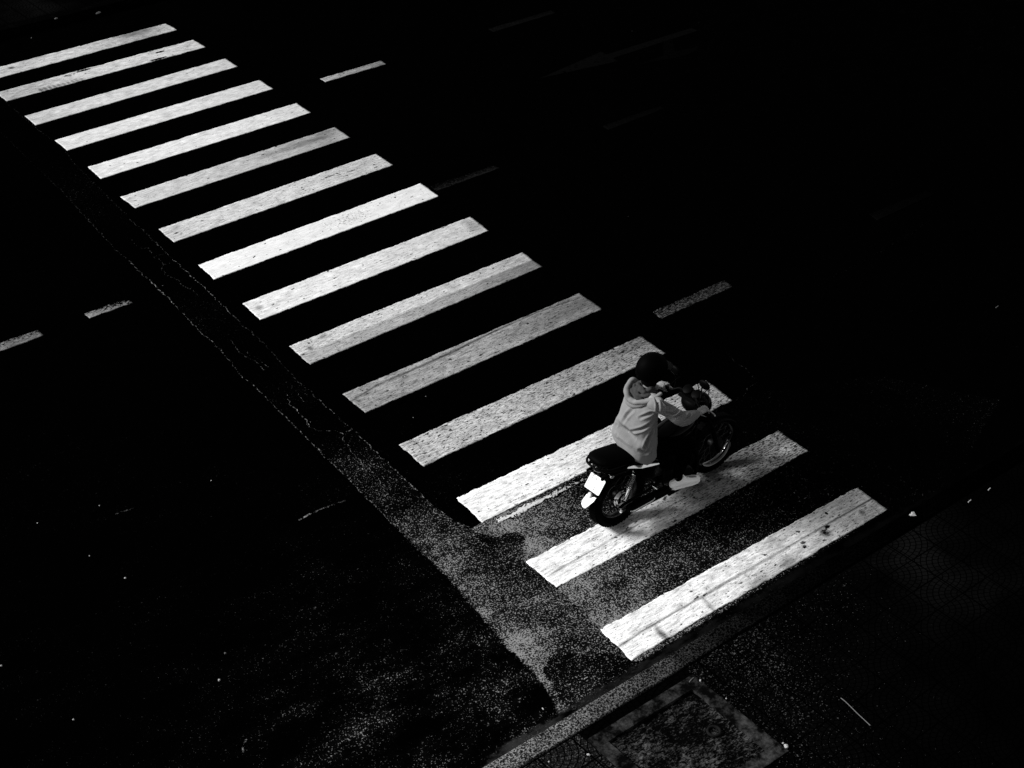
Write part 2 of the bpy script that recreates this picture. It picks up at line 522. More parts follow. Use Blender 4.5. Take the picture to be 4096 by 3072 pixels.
crk([(920, 1350), (945, 1400), (975, 1420), (1010, 1440), (1060, 1480)], 0.008, .35, .012, 9)
crk([(1435, 1840), (1480, 1880), (1520, 1920), (1540, 1960), (1555, 1975)], 0.010, [1, .7, .8, .7, .3], .02, 10)
crk([(1375, 1730), (1395, 1728), (1412, 1718)], 0.007, .4, .01, 11)
# cracks on the far right of the crossing
crk([(2900, 1410), (2950, 1450), (2985, 1480), (3010, 1500), (3022, 1530), (3000, 1560), (2960, 1590), (2940, 1605)], 0.012, [.02, .05, .06, .07, .04, .09, .07, .03], .02, 12)
crk([(3270, 1145), (3330, 1110), (3450, 1050), (3620, 950), (3700, 900)], 0.02, .012, .02, 13)
# white scar west of the trench, faint worn lines
crk([(1193, 2079), (1250, 2052), (1320, 2025), (1383, 2003)], 0.035, [.75, .6, .4, .06], .006, 14)
crk([(462, 2057), (500, 2046), (545, 2032)], 0.03, [.28, .22, .05], .006, 15)
crk([(985, 2945), (980, 2975), (972, 3010)], 0.03, .55, .01, 16)
cr = obj('road_cracks', bm, CRACKM, None, False)
tag(cr, 'pale dust lines along the edges and cracks of the trench patch', kind='structure')

# ------------------------------------------------------------------ painted stripes
def paint_material():
    s = NT('worn and shaded road paint', 0.85, 0.0)  # real wear, plus shade carried by the tone attribute
    uv = s.N('ShaderNodeAttribute', attribute_name='uvm').outputs['Vector']
    def vec(sc, off=(0, 0, 0)):
        mp = s.N('ShaderNodeMapping'); mp.inputs['Scale'].default_value = sc; mp.inputs['Location'].default_value = off
        s.t.links.new(uv, mp.inputs[0]); return mp.outputs[0]
    tone = s.attr('tone'); pit = s.attr('pit'); streak = s.attr('streak')
    n_long = s.noise(vec((1.0, 5.0, 1)), 9, 4, 0.6)
    n_mid = s.noise(vec((1, 1.6, 1), (4, 2, 0)), 5, 4, 0.6)
    n_fine = s.noise(vec((1, 1.5, 1), (1, 7, 0)), 95, 2, 0.6)
    k = s.ma('ADD', s.ma('MULTIPLY_ADD', n_long, 2.5, -0.25), s.ma('MULTIPLY_ADD', n_mid, 1.4, -0.65))
    k = s.mix(streak, 1.0, k)
    k = s.ma('MULTIPLY', k, s.mix(streak, 1.0, s.ma('MULTIPLY_ADD', n_fine, 2.0, 0.02)))
    c = s.ma('MULTIPLY', tone, k)
    # dark pits, drawn out along the traffic
    n_p = s.noise(vec((1.0, 3.4, 1), (2, 3, 0)), 24, 3, 0.62, 0.3)
    n_q = s.noise(vec((1.0, 1.7, 1), (8, 1, 0)), 13, 2, 0.5)
    t = s.ma('MULTIPLY_ADD', pit, -0.20, 0.725)
    m1 = s.step(n_p, t, s.ma('ADD', t, 0.05))
    t2 = s.ma('MULTIPLY_ADD', pit, -0.09, 0.725)
    m2 = s.step(n_q, t2, s.ma('ADD', t2, 0.03))
    m = s.ma('MAXIMUM', m1, m2)
    c = s.ma('MULTIPLY', c, s.ma('SUBTRACT', 1.0, s.ma('MULTIPLY', m, 0.9)))
    # holes: paint worn through to the asphalt
    hole = s.attr('hole')
    n_h = s.ma('ADD', s.ma('MULTIPLY', s.noise(vec((1, 1.3, 1), (5, 5, 0)), 30, 4, 0.7), 0.65), s.ma('MULTIPLY', s.noise(vec((1, 1, 1), (5, 9, 0)), 110, 2, 0.6), 0.35))
    t3 = s.ma('MULTIPLY_ADD', hole, -0.5, 0.76)
    mh = s.step(n_h, t3, s.ma('ADD', t3, 0.03))
    c = s.mix(mh, c, BLACK)
    s.col(s.ma('MINIMUM', c, 0.86))
    s.bump(n_fine, 0.15, 0.002)
    return s.m
PAINT = paint_material()

def interp(v, pts):
    return np.interp(v, [p[0] for p in pts], [p[1] for p in pts])

def painted(name, LT, RT, RB, LB, f, z=0.004, du=0.02, rag=0.006, seed=0, nv=None):
    """quad given by photo pixels; f(U, V, Lm, Wm) -> dict of fields; U, V in 0..1 (V = 0 lower edge)"""
    c = [at(*p) for p in (LB, RB, RT, LT)]
    Lm = (c[1] - c[0]).length; Wm = (c[3] - c[0]).length
    nu = max(4, int(Lm / du)); nv = nv or max(6, int(Wm / 0.014))
    o = (c[0] + c[1] + c[2] + c[3]) / 4
    me = bpy.data.meshes.new(name)
    U, V = np.meshgrid(np.linspace(0, 1, nu + 1), np.linspace(0, 1, nv + 1))
    co = np.zeros((U.size, 3))
    u = U.ravel(); v = V.ravel()
    for k in range(2):
        co[:, k] = (1 - v) * ((1 - u) * c[0][k] + u * c[1][k]) + v * ((1 - u) * c[3][k] + u * c[2][k]) - o[k]
    co[:, 2] = 0.0
    ex = (c[1] - c[0]).normalized(); ey = (c[3] - c[0]).normalized()
    def nz(a, b): return noise.noise(Vector((a, b, seed * 3.7)))
    for i in range(len(u)):
        onb = (v[i] < 1e-6) or (v[i] > 1 - 1e-6); onl = (u[i] < 1e-6) or (u[i] > 1 - 1e-6)
        if onb or onl:
            x, y = co[i, 0], co[i, 1]
            d = rag * (nz(x * 9, y * 9) + 0.7 * nz(x * 31, y * 31)) * 1.4
            if onb: co[i, 0] += ey.x * d; co[i, 1] += ey.y * d
            d = rag * (nz(y * 9 + 5, x * 9) + 0.7 * nz(y * 31 + 9, x * 31)) * 1.4
            if onl: co[i, 0] += ex.x * d; co[i, 1] += ex.y * d
    n1 = nu + 1
    idx = np.arange(nu * nv); r = idx // nu; cc = idx % nu; a = r * n1 + cc
    q = np.stack([a, a + 1, a + n1 + 1, a + n1], 1)
    # skirt down to the asphalt, so the paint film has a thickness
    loop = list(range(0, n1)) + [k * n1 + nu for k in range(1, nv + 1)] + [nv * n1 + k for k in range(nu - 1, -1, -1)] + [k * n1 for k in range(nv - 1, 0, -1)]
    base = len(co)
    sk = co[loop].copy(); sk[:, 2] = -z + 0.0003
    co = np.vstack([co, sk])
    m = len(loop)
    sq = np.array([[loop[(k + 1) % m], loop[k], base + k, base + (k + 1) % m] for k in range(m)])
    q = np.vstack([q, sq])
    me.vertices.add(len(co)); me.vertices.foreach_set('co', co.ravel())
    me.loops.add(q.size); me.loops.foreach_set('vertex_index', q.ravel().astype(np.int32))
    me.polygons.add(len(q)); me.polygons.foreach_set('loop_start', (np.arange(len(q)) * 4).astype(np.int32))
    me.update(calc_edges=True)
    F = dict(tone=0.3 + 0 * U, pit=0 * U, streak=0.6 + 0 * U, hole=0 * U)
    F.update(f(U, V, Lm, Wm))
    for k, fl in F.items():
        a_ = me.attributes.new(k, 'FLOAT', 'POINT')
        fl = np.broadcast_to(fl, U.shape).ravel()
        a_.data.foreach_set('value', np.concatenate([fl, fl[loop]]).astype(np.float32))
    uvm = np.zeros((len(co), 3)); uvm[:base, 0] = u * Lm + seed * 7.3; uvm[:base, 1] = v * Wm + seed * 2.1
    uvm[base:] = uvm[loop]
    a_ = me.attributes.new('uvm', 'FLOAT_VECTOR', 'POINT'); a_.data.foreach_set('vector', uvm.ravel().astype(np.float32))
    me.materials.append(PAINT)
    ob = bpy.data.objects.new(name, me); COL.objects.link(ob)
    ob.location = (o.x, o.y, z)
    return ob

def vline(V, Wm, v0, w):                                   # a seam along the stripe
    return np.clip(1 - np.abs(V - v0) * Wm / w, 0, 1)

def blob(U, V, Lm, Wm, u0, v0, ru, rv):
    d = np.sqrt(((U - u0) * Lm / ru) ** 2 + ((V - v0) * Wm / rv) ** 2)
    return np.clip(1.6 - d * 1.3, 0, 1)

ST = {1: [(-190, 318), (664, 95), (710, 120), (-140, 350)],
      2: [(-14, 372), (775, 160), (822, 189), (27, 406)],
      3: [(99.5, 465), (902, 235), (950, 267), (143, 502)],
      4: [(219, 562), (1038, 321), (1093, 356), (268, 603)],
      5: [(353, 669), (1186, 413), (1243, 452), (403, 716)],
      6: [(483, 789), (1340, 510), (1401, 551), (541, 833)],
      7: [(635, 918), (1504, 616), (1572, 661), (696, 970)],
      8: [(793, 1061), (1682, 734), (1757, 785), (857, 1118)],
      9: [(970.5, 1215), (1881, 868), (1955, 924), (1042, 1281)],
      10: [(1157.6, 1386), (2089, 1011), (2168, 1068), (1239, 1459)],
      11: [(1370, 1578), (2318, 1174), (2407, 1237), (1464, 1652)],
      12: [(1596.5, 1780), (2563, 1346), (2661, 1414), (1693, 1867)],
      13: [(1826.5, 1994), (2824, 1523), (2931, 1602), (1929, 2091)],
      14: [(2105, 2248), (3111, 1724), (3233, 1805), (2228.6, 2353)],
      15: [(2401.7, 2519), (3427, 1951), (3550, 2042), (2526, 2640)]}
TONES = {1: ((0, 205), (.25, 200), (.5, 212), (.75, 185), (.85, 165), (1, 195)),  # grey level along each stripe; dimmer light to the right painted in
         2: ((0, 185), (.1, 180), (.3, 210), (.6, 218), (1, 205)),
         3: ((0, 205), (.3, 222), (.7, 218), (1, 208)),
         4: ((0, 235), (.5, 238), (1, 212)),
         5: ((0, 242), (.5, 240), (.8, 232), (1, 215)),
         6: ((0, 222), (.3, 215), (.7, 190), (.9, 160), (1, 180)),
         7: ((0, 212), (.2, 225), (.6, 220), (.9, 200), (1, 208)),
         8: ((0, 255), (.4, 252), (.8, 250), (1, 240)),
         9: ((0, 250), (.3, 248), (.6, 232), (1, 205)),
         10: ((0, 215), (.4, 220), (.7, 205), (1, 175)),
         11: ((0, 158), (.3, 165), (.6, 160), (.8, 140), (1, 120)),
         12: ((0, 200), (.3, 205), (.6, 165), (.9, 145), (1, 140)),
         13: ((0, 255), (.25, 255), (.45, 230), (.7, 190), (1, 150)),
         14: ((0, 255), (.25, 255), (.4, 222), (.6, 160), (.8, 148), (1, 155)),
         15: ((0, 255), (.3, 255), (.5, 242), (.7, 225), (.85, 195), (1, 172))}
PITS = {1: (.45, .55), 2: (.45, .5), 3: (.30, .25), 4: (.30, .35), 5: (.32, .42), 6: (.5, .55), 7: (.55, .7), 8: (.35, .50), 9: (.5, .6), 10: (.72, .62), 11: (.75, .72), 12: (.85, .95), 13: (.45, 1.0), 14: (.5, 1.15), 15: (.55, .75)}
STRK = {1: .95, 2: .9, 3: .75, 4: .65, 5: .65, 6: .7, 7: .75, 8: .35, 9: .6, 10: .8, 11: 1.0, 12: 1.0, 13: .9, 14: .9, 15: .85}

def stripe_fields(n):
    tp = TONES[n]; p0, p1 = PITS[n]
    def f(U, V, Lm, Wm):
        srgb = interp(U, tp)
        pit = p0 + (p1 - p0) * U
        hole = 0 * U
        st = STRK[n] + 0 * U
        dark = np.zeros(U.shape)
        edge = np.minimum(V, 1 - V) * Wm
        hole = np.maximum(hole, np.clip(1 - edge / 0.025, 0, 1) * 0.50)
        if n == 1:
            dark = np.maximum(dark, blob(U, V, Lm, Wm, .84, .8, .30, .10) * .45)
            dark = np.maximum(dark, blob(U, V, Lm, Wm, .24, .62, .05, .05) * .8)
        if n == 2:
            for k in range(10):
                dark = np.maximum(dark, blob(U, V, Lm, Wm, .17 + k * .022, .17 - k * .006, .028, .07) * (.75 - .03 * k))
            hole = np.maximum(hole, blob(U, V, Lm, Wm, .345, .80, .16, .06) * .55)
            hole = np.maximum(hole, blob(U, V, Lm, Wm, .42, .90, .18, .04) * .75)
            hole = np.maximum(hole, blob(U, V, Lm, Wm, .755, .10, .18, .035) * .9)
            hole = np.maximum(hole, blob(U, V, Lm, Wm, .80, .70, .10, .04) * .8)
        if n == 4:
            dark = np.maximum(dark, blob(U, V, Lm, Wm, .49, .40, .08, .09) * .3)
        if n == 6:
            dark = np.maximum(dark, blob(U, V, Lm, Wm, .80, .62, .7, .07) * .40)
            dark = np.maximum(dark, blob(U, V, Lm, Wm, .94, .85, .15, .06) * .35)
        if n == 7:
            hole = np.maximum(hole, blob(U, V, Lm, Wm, .75, .62, .30, .035) * .55)
            hole = np.maximum(hole, blob(U, V, Lm, Wm, .83, .50, .18, .02) * .6)
            hole = np.maximum(hole, blob(U, V, Lm, Wm, .04, .45, .04, .02) * .8)
        if n == 8:
            pit = pit + blob(U, V, Lm, Wm, .62, .55, .35, .14) * .35
            hole = np.maximum(hole, blob(U, V, Lm, Wm, .62, .5, .3, .12) * .38)
        if n == 9:
            dark = np.maximum(dark, blob(U, V, Lm, Wm, .035, .55, .05, .05) * .55)
            dark = np.maximum(dark, blob(U, V, Lm, Wm, .97, .5, .1, .2) * .35)
        if n == 10:
            low = np.clip((0.52 - V) * 14, 0, 1)
            srgb = srgb - low * (30 + 25 * U)
            srgb = srgb + vline(V, Wm, .54, .008) * 30
            dark = np.maximum(dark, blob(U, V, Lm, Wm, .05, .60, .035, .04) * .7)
            dark = np.maximum(dark, blob(U, V, Lm, Wm, .12, .85, .05, .03) * .5)
        if n == 11:
            vc = interp(U, ((0, .62), (.12, .80), (.3, .80), (.45, .84), (.6, .93), (.8, .96), (1, .8)))
            k = np.clip(1 - np.abs(V - vc) * Wm / interp(U, ((0, .012), (.2, .022), (.35, .03), (.55, .02), (1, .008))), 0, 1)
            dark = np.maximum(dark, k * .92)
            dark = np.maximum(dark, blob(U, V, Lm, Wm, .85, .5, .9, .12) * .25)
        if n == 12:
            dark = np.maximum(dark, blob(U, V, Lm, Wm, .95, .8, .35, .1) * .35)
            hole = np.maximum(hole, blob(U, V, Lm, Wm, .045, .80, .06, .012) * .95)
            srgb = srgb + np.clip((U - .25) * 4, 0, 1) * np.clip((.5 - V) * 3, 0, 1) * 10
        if n == 13:
            h = np.clip(1 - np.abs(V - interp(U, ((0, .30), (.2, .12), (.35, .06), (.5, .03)))) * Wm / .06, 0, 1) * interp(U, ((0, .3), (.06, .52), (.42, .5), (.5, .2), (1, .1)))
            hole = np.maximum(hole, h)
            hole = np.maximum(hole, interp(U, ((0, 0), (.7, .1), (.85, .38), (1, .45))) * (.5 + .5 * (1 - V)))
        if n == 14:
            srgb = srgb - np.clip((V - .48) * 8, 0, 1) * interp(U, ((0, 0), (.4, 6), (.55, 45), (.8, 55), (1, 12)))  # upper half darkened beside the bike: its shade painted in
            dark = np.maximum(dark, vline(V, Wm, interp(U, ((0, .38), (.1, .42), (.5, .50), (1, .5))), .014) * interp(U, ((0, .35), (.05, .8), (.35, .7), (.6, .5), (1, .35))))
            hole = np.maximum(hole, np.clip(1 - V * Wm / .05, 0, 1) * interp(U, ((0, .75), (.05, .5), (1, .35))))
        if n == 15:
            dark = np.maximum(dark, vline(V, Wm, interp(U, ((0, .42), (.12, .47), (1, .50))), .017) * .9)
            for u0, v1, k in ((.125, .5, .8), (.30, .5, .8), (.46, .45, .5), (.60, .5, .35), (.76, .5, .35), (.88, .5, .3), (.97, .4, .3)):
                dark = np.maximum(dark, np.clip(1 - np.abs(U - u0 - V * 0.01) * Lm / .018, 0, 1) * (V < v1) * k)
            dark = np.maximum(dark, blob(U, V, Lm, Wm, .125, .12, .03, .10) * .85)
            dark = np.maximum(dark, blob(U, V, Lm, Wm, .775, .33, .05, .07) * .8)
            hole = np.maximum(hole, blob(U, V, Lm, Wm, .775, .33, .05, .07) * .62)
            hole = np.maximum(hole, blob(U, V, Lm, Wm, .80, .43, .04, .03) * .8)
            hole = np.maximum(hole, blob(U, V, Lm, Wm, .685, .27, .035, .045) * .65)
            hole = np.maximum(hole, blob(U, V, Lm, Wm, .84, .78, .02, .03) * .9)
            hole = np.maximum(hole, blob(U, V, Lm, Wm, .865, .55, .02, .025) * .6)
            dark = np.maximum(dark, blob(U, V, Lm, Wm, .93, .30, .035, .04) * .7)
            dark = np.maximum(dark, blob(U, V, Lm, Wm, .60, .06, .10, .10) * .5)
            dark = np.maximum(dark, blob(U, V, Lm, Wm, .48, .06, .14, .06) * .45)
            dark = np.maximum(dark, blob(U, V, Lm, Wm, .62, .72, .10, .08) * .25)
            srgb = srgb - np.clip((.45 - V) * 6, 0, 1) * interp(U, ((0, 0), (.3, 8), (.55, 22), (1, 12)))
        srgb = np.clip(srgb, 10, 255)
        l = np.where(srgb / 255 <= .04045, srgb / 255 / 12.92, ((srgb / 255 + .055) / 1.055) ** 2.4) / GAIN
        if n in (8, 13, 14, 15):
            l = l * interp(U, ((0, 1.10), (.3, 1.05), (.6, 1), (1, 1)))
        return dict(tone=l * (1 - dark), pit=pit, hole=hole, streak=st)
    return f

LABELS = {1: 'white crossing stripe farthest from the motorcycle, its left end outside the picture',
          2: 'white crossing stripe with a ribbed tyre mark near its left end and broken paint',
          3: 'light grey crossing stripe, third from the far pavement',
          4: 'clean white crossing stripe, fourth from the far pavement',
          5: 'clean white crossing stripe, fifth from the far pavement, with a notched left end',
          6: 'white crossing stripe with a grey smudge along its right half',
          7: 'white crossing stripe with small dark scrapes near its right end',
          8: 'brightest white crossing stripe, its right end touching a faded lane dash',
          9: 'white crossing stripe between the brightest stripe and the two-tone stripe',
          10: 'two-tone crossing stripe, white upper half and grey lower half',
          11: 'grey worn crossing stripe with a long dark tyre streak',
          12: 'speckled grey crossing stripe running up behind the helmet of the rider',
          13: 'crossing stripe partly hidden behind the rider and handlebar, flaking along its lower edge',
          14: 'pitted crossing stripe under the wheels of the motorcycle with a seam line along it',
          15: 'cracked white crossing stripe beside the kerb with dark worn-out spots'}
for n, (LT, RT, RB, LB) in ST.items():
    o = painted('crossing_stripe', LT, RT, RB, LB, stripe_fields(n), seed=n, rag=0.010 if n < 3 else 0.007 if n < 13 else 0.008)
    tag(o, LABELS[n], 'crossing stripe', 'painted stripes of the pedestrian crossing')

def flat_fields(t0, t1, pit, hole, h1=None, streak=.8):
    def f(U, V, Lm, Wm):
        s = t0 + (t1 - t0) * U
        l = np.where(s / 255 <= .04045, s / 255 / 12.92, ((s / 255 + .055) / 1.055) ** 2.4) / GAIN
        hh = hole + ((h1 if h1 is not None else hole) - hole) * U
        return dict(tone=l, pit=pit + 0 * U, hole=hh * (0.8 + 0.5 * V), streak=streak + 0 * U)
    return f
DASH = [
    ('light grey lane dash beyond the far half of the crossing', (1281, 316), (1524, 244), (1546, 256), (1301, 329), 178, 125, .7, .34, .30),
    ('faded dark lane dash starting at the end of the brightest crossing stripe', (1718, 746), (1973, 664), (1999, 673), (1748, 764), 30, 26, .8, .56, .50),
    ('speckled grey lane dash to the right of the crossing, above the rider', (2612, 1248), (2897, 1122), (2932, 1148), (2645, 1276), 84, 58, 1.3, .48, .36),
    ('barely visible lane dash near the top edge, beyond the arrow', (1952, 117), (2205, 42), (2224, 52), (1976, 128), 13, 10, .5, .42, .42),  # this dash and the next two: shade painted in as dark tone
    ('barely visible lane dash to the lower right of the turn arrow', (2410, 504), (2641, 425), (2660, 434), (2434, 520), 8, 5, .6, .45, .45),
    ('almost black lane dash at the right side of the road', (3478, 858), (3705, 765), (3740, 777), (3511, 881), 5, 2, .6, .45, .5),
    ('short worn grey lane dash left of the trench patch', (339, 1255), (511, 1193), (529, 1212), (355, 1275), 150, 128, .7, .40, .62),
    ('worn grey lane dash cut off by the left edge of the picture', (-110, 1413), (153, 1320), (172, 1343), (-95, 1442), 140, 118, .7, .40, .46)]
for i, (lab, LT, RT, RB, LB, a, b, pit, h0, h1) in enumerate(DASH):
    o = painted('lane_dash', LT, RT, RB, LB, flat_fields(a, b, pit, h0, h1), seed=30 + i, rag=0.008, nv=12)
    tag(o, lab, 'lane dash', 'dashed lane lines across the road')

# flaked paint beside stripe 13 and the two lane arrows
def flat_poly(name, px, mat, z=0.004, th=0.003):
    P = [at(*p) for p in px]
    c = sum(P, Vector()) / len(P)
    bm = bmesh.new()
    a = [bm.verts.new((p.x - c.x, p.y - c.y, 0)) for p in P]
    b = [bm.verts.new((p.x - c.x, p.y - c.y, -th)) for p in P]
    bm.faces.new(a)
    for i in range(len(P)):
        j = (i + 1) % len(P)
        bm.faces.new((a[j], a[i], b[i], b[j]))
    bmesh.ops.recalc_face_normals(bm, faces=bm.faces)
    o = obj(name, bm, mat, None, False)
    o.location = (c.x, c.y, z)
    return o
def arrow_mat(srgb):  # low grey level: shade over the arrows painted into their colour
    s = NT('shaded arrow paint', 0.9, 0.0)
    n = s.noise(s.co(), 14, 4, 0.7); n2 = s.noise(s.co(), 60, 2)
    s.col(s.ma('MULTIPLY', alb(srgb), s.ma('MULTIPLY', s.step(n, 0.30, 0.48), s.ma('MULTIPLY_ADD', n2, 1.2, 0.4))))
    return s.m
o = flat_poly('lane_arrow', [(2160, 314), (2405, 207), (2425, 219), (2765, 113), (2790, 124), (2452, 233), (2470, 246)], arrow_mat(8))
tag(o, 'long shade-darkened straight-ahead arrow painted on the dark road at the top', 'road arrow')
o = flat_poly('lane_arrow', [(2551, 260), (2655, 222), (2652, 170), (2690, 158), (2700, 208), (2800, 185), (2780, 204), (2745, 222)], arrow_mat(3.5))
tag(o, 'almost invisible turn arrow painted right of the straight-ahead arrow', 'road arrow')

def flake_fields(U, V, Lm, Wm):
    return dict(tone=alb(250) * interp(U, ((0, 1), (.6, .8), (1, .5))), pit=0 * U + .2, hole=interp(U, ((0, .42), (.3, .33), (.6, .44), (1, .60))) + np.abs(V - .5) * .4, streak=0 * U + .3)
o = painted('flaked_paint', (1985, 2078), (2338, 1908), (2350, 1922), (1998, 2094), flake_fields, z=0.004, seed=55, rag=0.022)
tag(o, 'ragged flakes of white paint below the stripe behind the rear wheel', 'paint flakes')

# ------------------------------------------------------------------ kerb, pavement, tree pit
KZ = 0.12
def granite(name, ctrl, lo, hi, scale=88):
    s = NT(name, 0.9, 0.0)
    v = s.co()
    n = s.noise(v, scale, 3, 0.7); n2 = s.noise(v, 5, 3)
    k = s.step(n, lo, hi)
    s.col(s.ma('MULTIPLY', s.attr('tone'), s.ma('ADD', s.ma('MULTIPLY', k, s.ma('MULTIPLY_ADD', n2, 1.3, 0.7)), 0.03)))
    s.bump(n, 0.3, 0.003)
    return s.m
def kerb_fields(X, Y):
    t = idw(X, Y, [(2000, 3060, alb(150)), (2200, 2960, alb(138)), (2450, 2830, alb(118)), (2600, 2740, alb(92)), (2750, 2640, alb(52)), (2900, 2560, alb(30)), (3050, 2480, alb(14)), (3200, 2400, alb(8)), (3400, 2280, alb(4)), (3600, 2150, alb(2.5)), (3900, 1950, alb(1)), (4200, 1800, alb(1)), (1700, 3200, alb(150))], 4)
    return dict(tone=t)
kerbY0, kerbY1 = -7.40, -7.565
def kerb_stones():
    GM = granite('kerb granite', None, 0.46, 0.62)
    # joints seen in the photo
    xj = [at(2312 + 10, 2890, KZ).x, at(2795, 2598, KZ).x]
    pitch = 1.0
    x0 = xj[0]
    edges = [x0 + k * pitch for k in range(-9, 16)]
    labs = {}
    for k, (a, b) in enumerate(zip(edges[:-1], edges[1:])):
        L = b - a - 0.014
        nx = int(L / 0.03) + 1
        xs = np.linspace(-L / 2, L / 2, nx)
        prof = [(kerbY0 + 0.010, -0.04), (kerbY0 + 0.004, KZ - 0.03), (kerbY0 - 0.002, KZ - 0.012), (kerbY0 - 0.010, KZ - 0.003), (kerbY0 - 0.022, KZ), (kerbY0 - 0.06, KZ), (kerbY0 - 0.10, KZ), (kerbY1 + 0.02, KZ), (kerbY1 + 0.006, KZ - 0.004), (kerbY1, KZ - 0.012), (kerbY1, -0.04)]
        bm = bmesh.new()
        lay = bm.verts.layers.float.new('tone')
        mx = (a + b) / 2; my = (kerbY0 + kerbY1) / 2
        XX = np.array([[x + mx for x in xs] for _ in prof]); YY = np.array([[p[0]] * nx for p in prof])
        T = kerb_fields(XX, YY)['tone']
        g = []
        for j, (y, z) in enumerate(prof):
            row = []
            for i, x in enumerate(xs):
                v = bm.verts.new((x, y - my + 0.002 * noise.noise(Vector((x + mx, z, 3)) * 6), z))
                v[lay] = T[j, i]
                row.append(v)
            g.append(row)
        for j in range(len(prof) - 1):
            for i in range(nx - 1):
                bm.faces.new((g[j][i], g[j][i + 1], g[j + 1][i + 1], g[j + 1][i]))
        bm.faces.new([g[j][0] for j in range(len(prof))]); bm.faces.new([g[j][-1] for j in reversed(range(len(prof)))])
        bmesh.ops.recalc_face_normals(bm, faces=bm.faces)
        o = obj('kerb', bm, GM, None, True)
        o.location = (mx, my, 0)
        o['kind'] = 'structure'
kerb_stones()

TX0 = -1.69                                                # the tree pit's right edge; paver grid starts here
def paving_material(near=True):
    s = NT('fan paving', 0.9, 0.0)
    v = s.co()
    sp = s.N('ShaderNodeSeparateXYZ'); s.t.links.new(v, sp.inputs[0])
    tw, th = (0.304, 0.252)
    tx = s.ma('DIVIDE', s.ma('SUBTRACT', sp.outputs[0], 0.56 if near else 0.1), tw)
    ty = s.ma('DIVIDE', s.ma('SUBTRACT', sp.outputs[1], -7.58 if near else 8.1), th)
    ix = s.ma('FLOOR', tx); iy = s.ma('FLOOR', ty)
    fx = s.ma('FRACT', tx); fy = s.ma('FRACT', ty)
    par = s.ma('FRACT', s.ma('MULTIPLY', s.ma('ADD', ix, iy), 0.5))     # 0 or .5
    par = s.step(par, 0.2, 0.3)
    cx = s.mix(par, s.ma('SUBTRACT', 1.0, fx), fx)                     # arcs round alternate corners
    cy = s.mix(par, fy, s.ma('SUBTRACT', 1.0, fy))
    d = s.ma('SQRT', s.ma('ADD', s.ma('MULTIPLY', cx, cx), s.ma('MULTIPLY', cy, cy)))
    rr = s.ma('MULTIPLY', d, 6.0)
    ring = s.ma('ABSOLUTE', s.ma('SUBTRACT', s.ma('FRACT', rr), 0.5))   # .5 at joints
    ang = s.ma('ARCTAN2', cy, cx)
    seg = s.ma('MULTIPLY', s.ma('ADD', s.ma('FLOOR', rr), 1.0), s.ma('DIVIDE', ang, 1.5708))
    seg = s.ma('ADD', s.ma('MULTIPLY', seg, 1.5), s.ma('MULTIPLY', s.ma('FLOOR', rr), 0.5))
    sj = s.ma('ABSOLUTE', s.ma('SUBTRACT', s.ma('FRACT', seg), 0.5))
    stone = s.ma('MULTIPLY', s.step(ring, 0.47, 0.38), s.step(sj, 0.47, 0.38))
    ex = s.ma('MINIMUM', fx, s.ma('SUBTRACT', 1.0, fx)); ey = s.ma('MINIMUM', fy, s.ma('SUBTRACT', 1.0, fy))
    ed = s.ma('MINIMUM', ex, ey)
    stone = s.ma('MULTIPLY', stone, s.step(ed, 0.012, 0.03))
    grain = s.noise(v, 120, 2, 0.7); blot = s.noise(v, 2.2, 3); f2 = s.noise(v, 75, 2, 0.6, 0.5)
    body = s.ma('MULTIPLY', s.ma('MULTIPLY', s.attr('body'), s.ma('MULTIPLY_ADD', s.noise(v, 1.6, 4, 0.7), 2.4, -0.5)), s.ma('MULTIPLY', stone, s.ma('MULTIPLY_ADD', grain, 1.6, 0.2)))
    t = s.ma('MULTIPLY_ADD', s.attr('speck'), -0.30, 0.78)
    sk = s.ma('MULTIPLY', s.step(f2, t, s.ma('ADD', t, 0.06)), s.ma('MULTIPLY', stone, alb(88)))
    sk = s.ma('MULTIPLY', sk, s.ma('MULTIPLY_ADD', blot, 1.6, 0.2))
    s.col(s.ma('ADD', s.ma('MAXIMUM', body, s.ma('MULTIPLY', sk, s.step(s.attr('speck'), 0.0, 0.3))), BLACK * 0.4))
    s.bump(s.ma('ADD', stone, s.ma('MULTIPLY', grain, 0.2)), 0.4, 0.006)
    return s.m
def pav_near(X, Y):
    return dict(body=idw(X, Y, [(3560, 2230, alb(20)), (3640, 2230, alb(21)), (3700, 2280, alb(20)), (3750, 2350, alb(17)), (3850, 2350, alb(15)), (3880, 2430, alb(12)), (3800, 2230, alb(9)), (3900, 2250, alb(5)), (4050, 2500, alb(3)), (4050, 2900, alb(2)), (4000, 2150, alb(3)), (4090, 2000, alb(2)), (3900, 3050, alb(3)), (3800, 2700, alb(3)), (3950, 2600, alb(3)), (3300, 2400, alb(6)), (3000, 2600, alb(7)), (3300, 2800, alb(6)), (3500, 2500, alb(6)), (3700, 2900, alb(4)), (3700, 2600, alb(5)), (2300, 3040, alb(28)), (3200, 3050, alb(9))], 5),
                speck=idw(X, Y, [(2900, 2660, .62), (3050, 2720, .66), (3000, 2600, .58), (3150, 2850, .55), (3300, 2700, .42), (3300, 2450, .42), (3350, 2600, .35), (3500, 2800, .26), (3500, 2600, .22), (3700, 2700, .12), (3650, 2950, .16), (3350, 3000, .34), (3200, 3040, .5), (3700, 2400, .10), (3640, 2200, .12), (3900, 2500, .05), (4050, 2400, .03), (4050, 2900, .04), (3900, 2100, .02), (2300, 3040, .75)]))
PV = paving_material(True)
PX0, PX1 = TX0, 8.0
xs = np.concatenate([np.arange(PX0, 4.2, 0.06), [6, 12, 30, 90]])
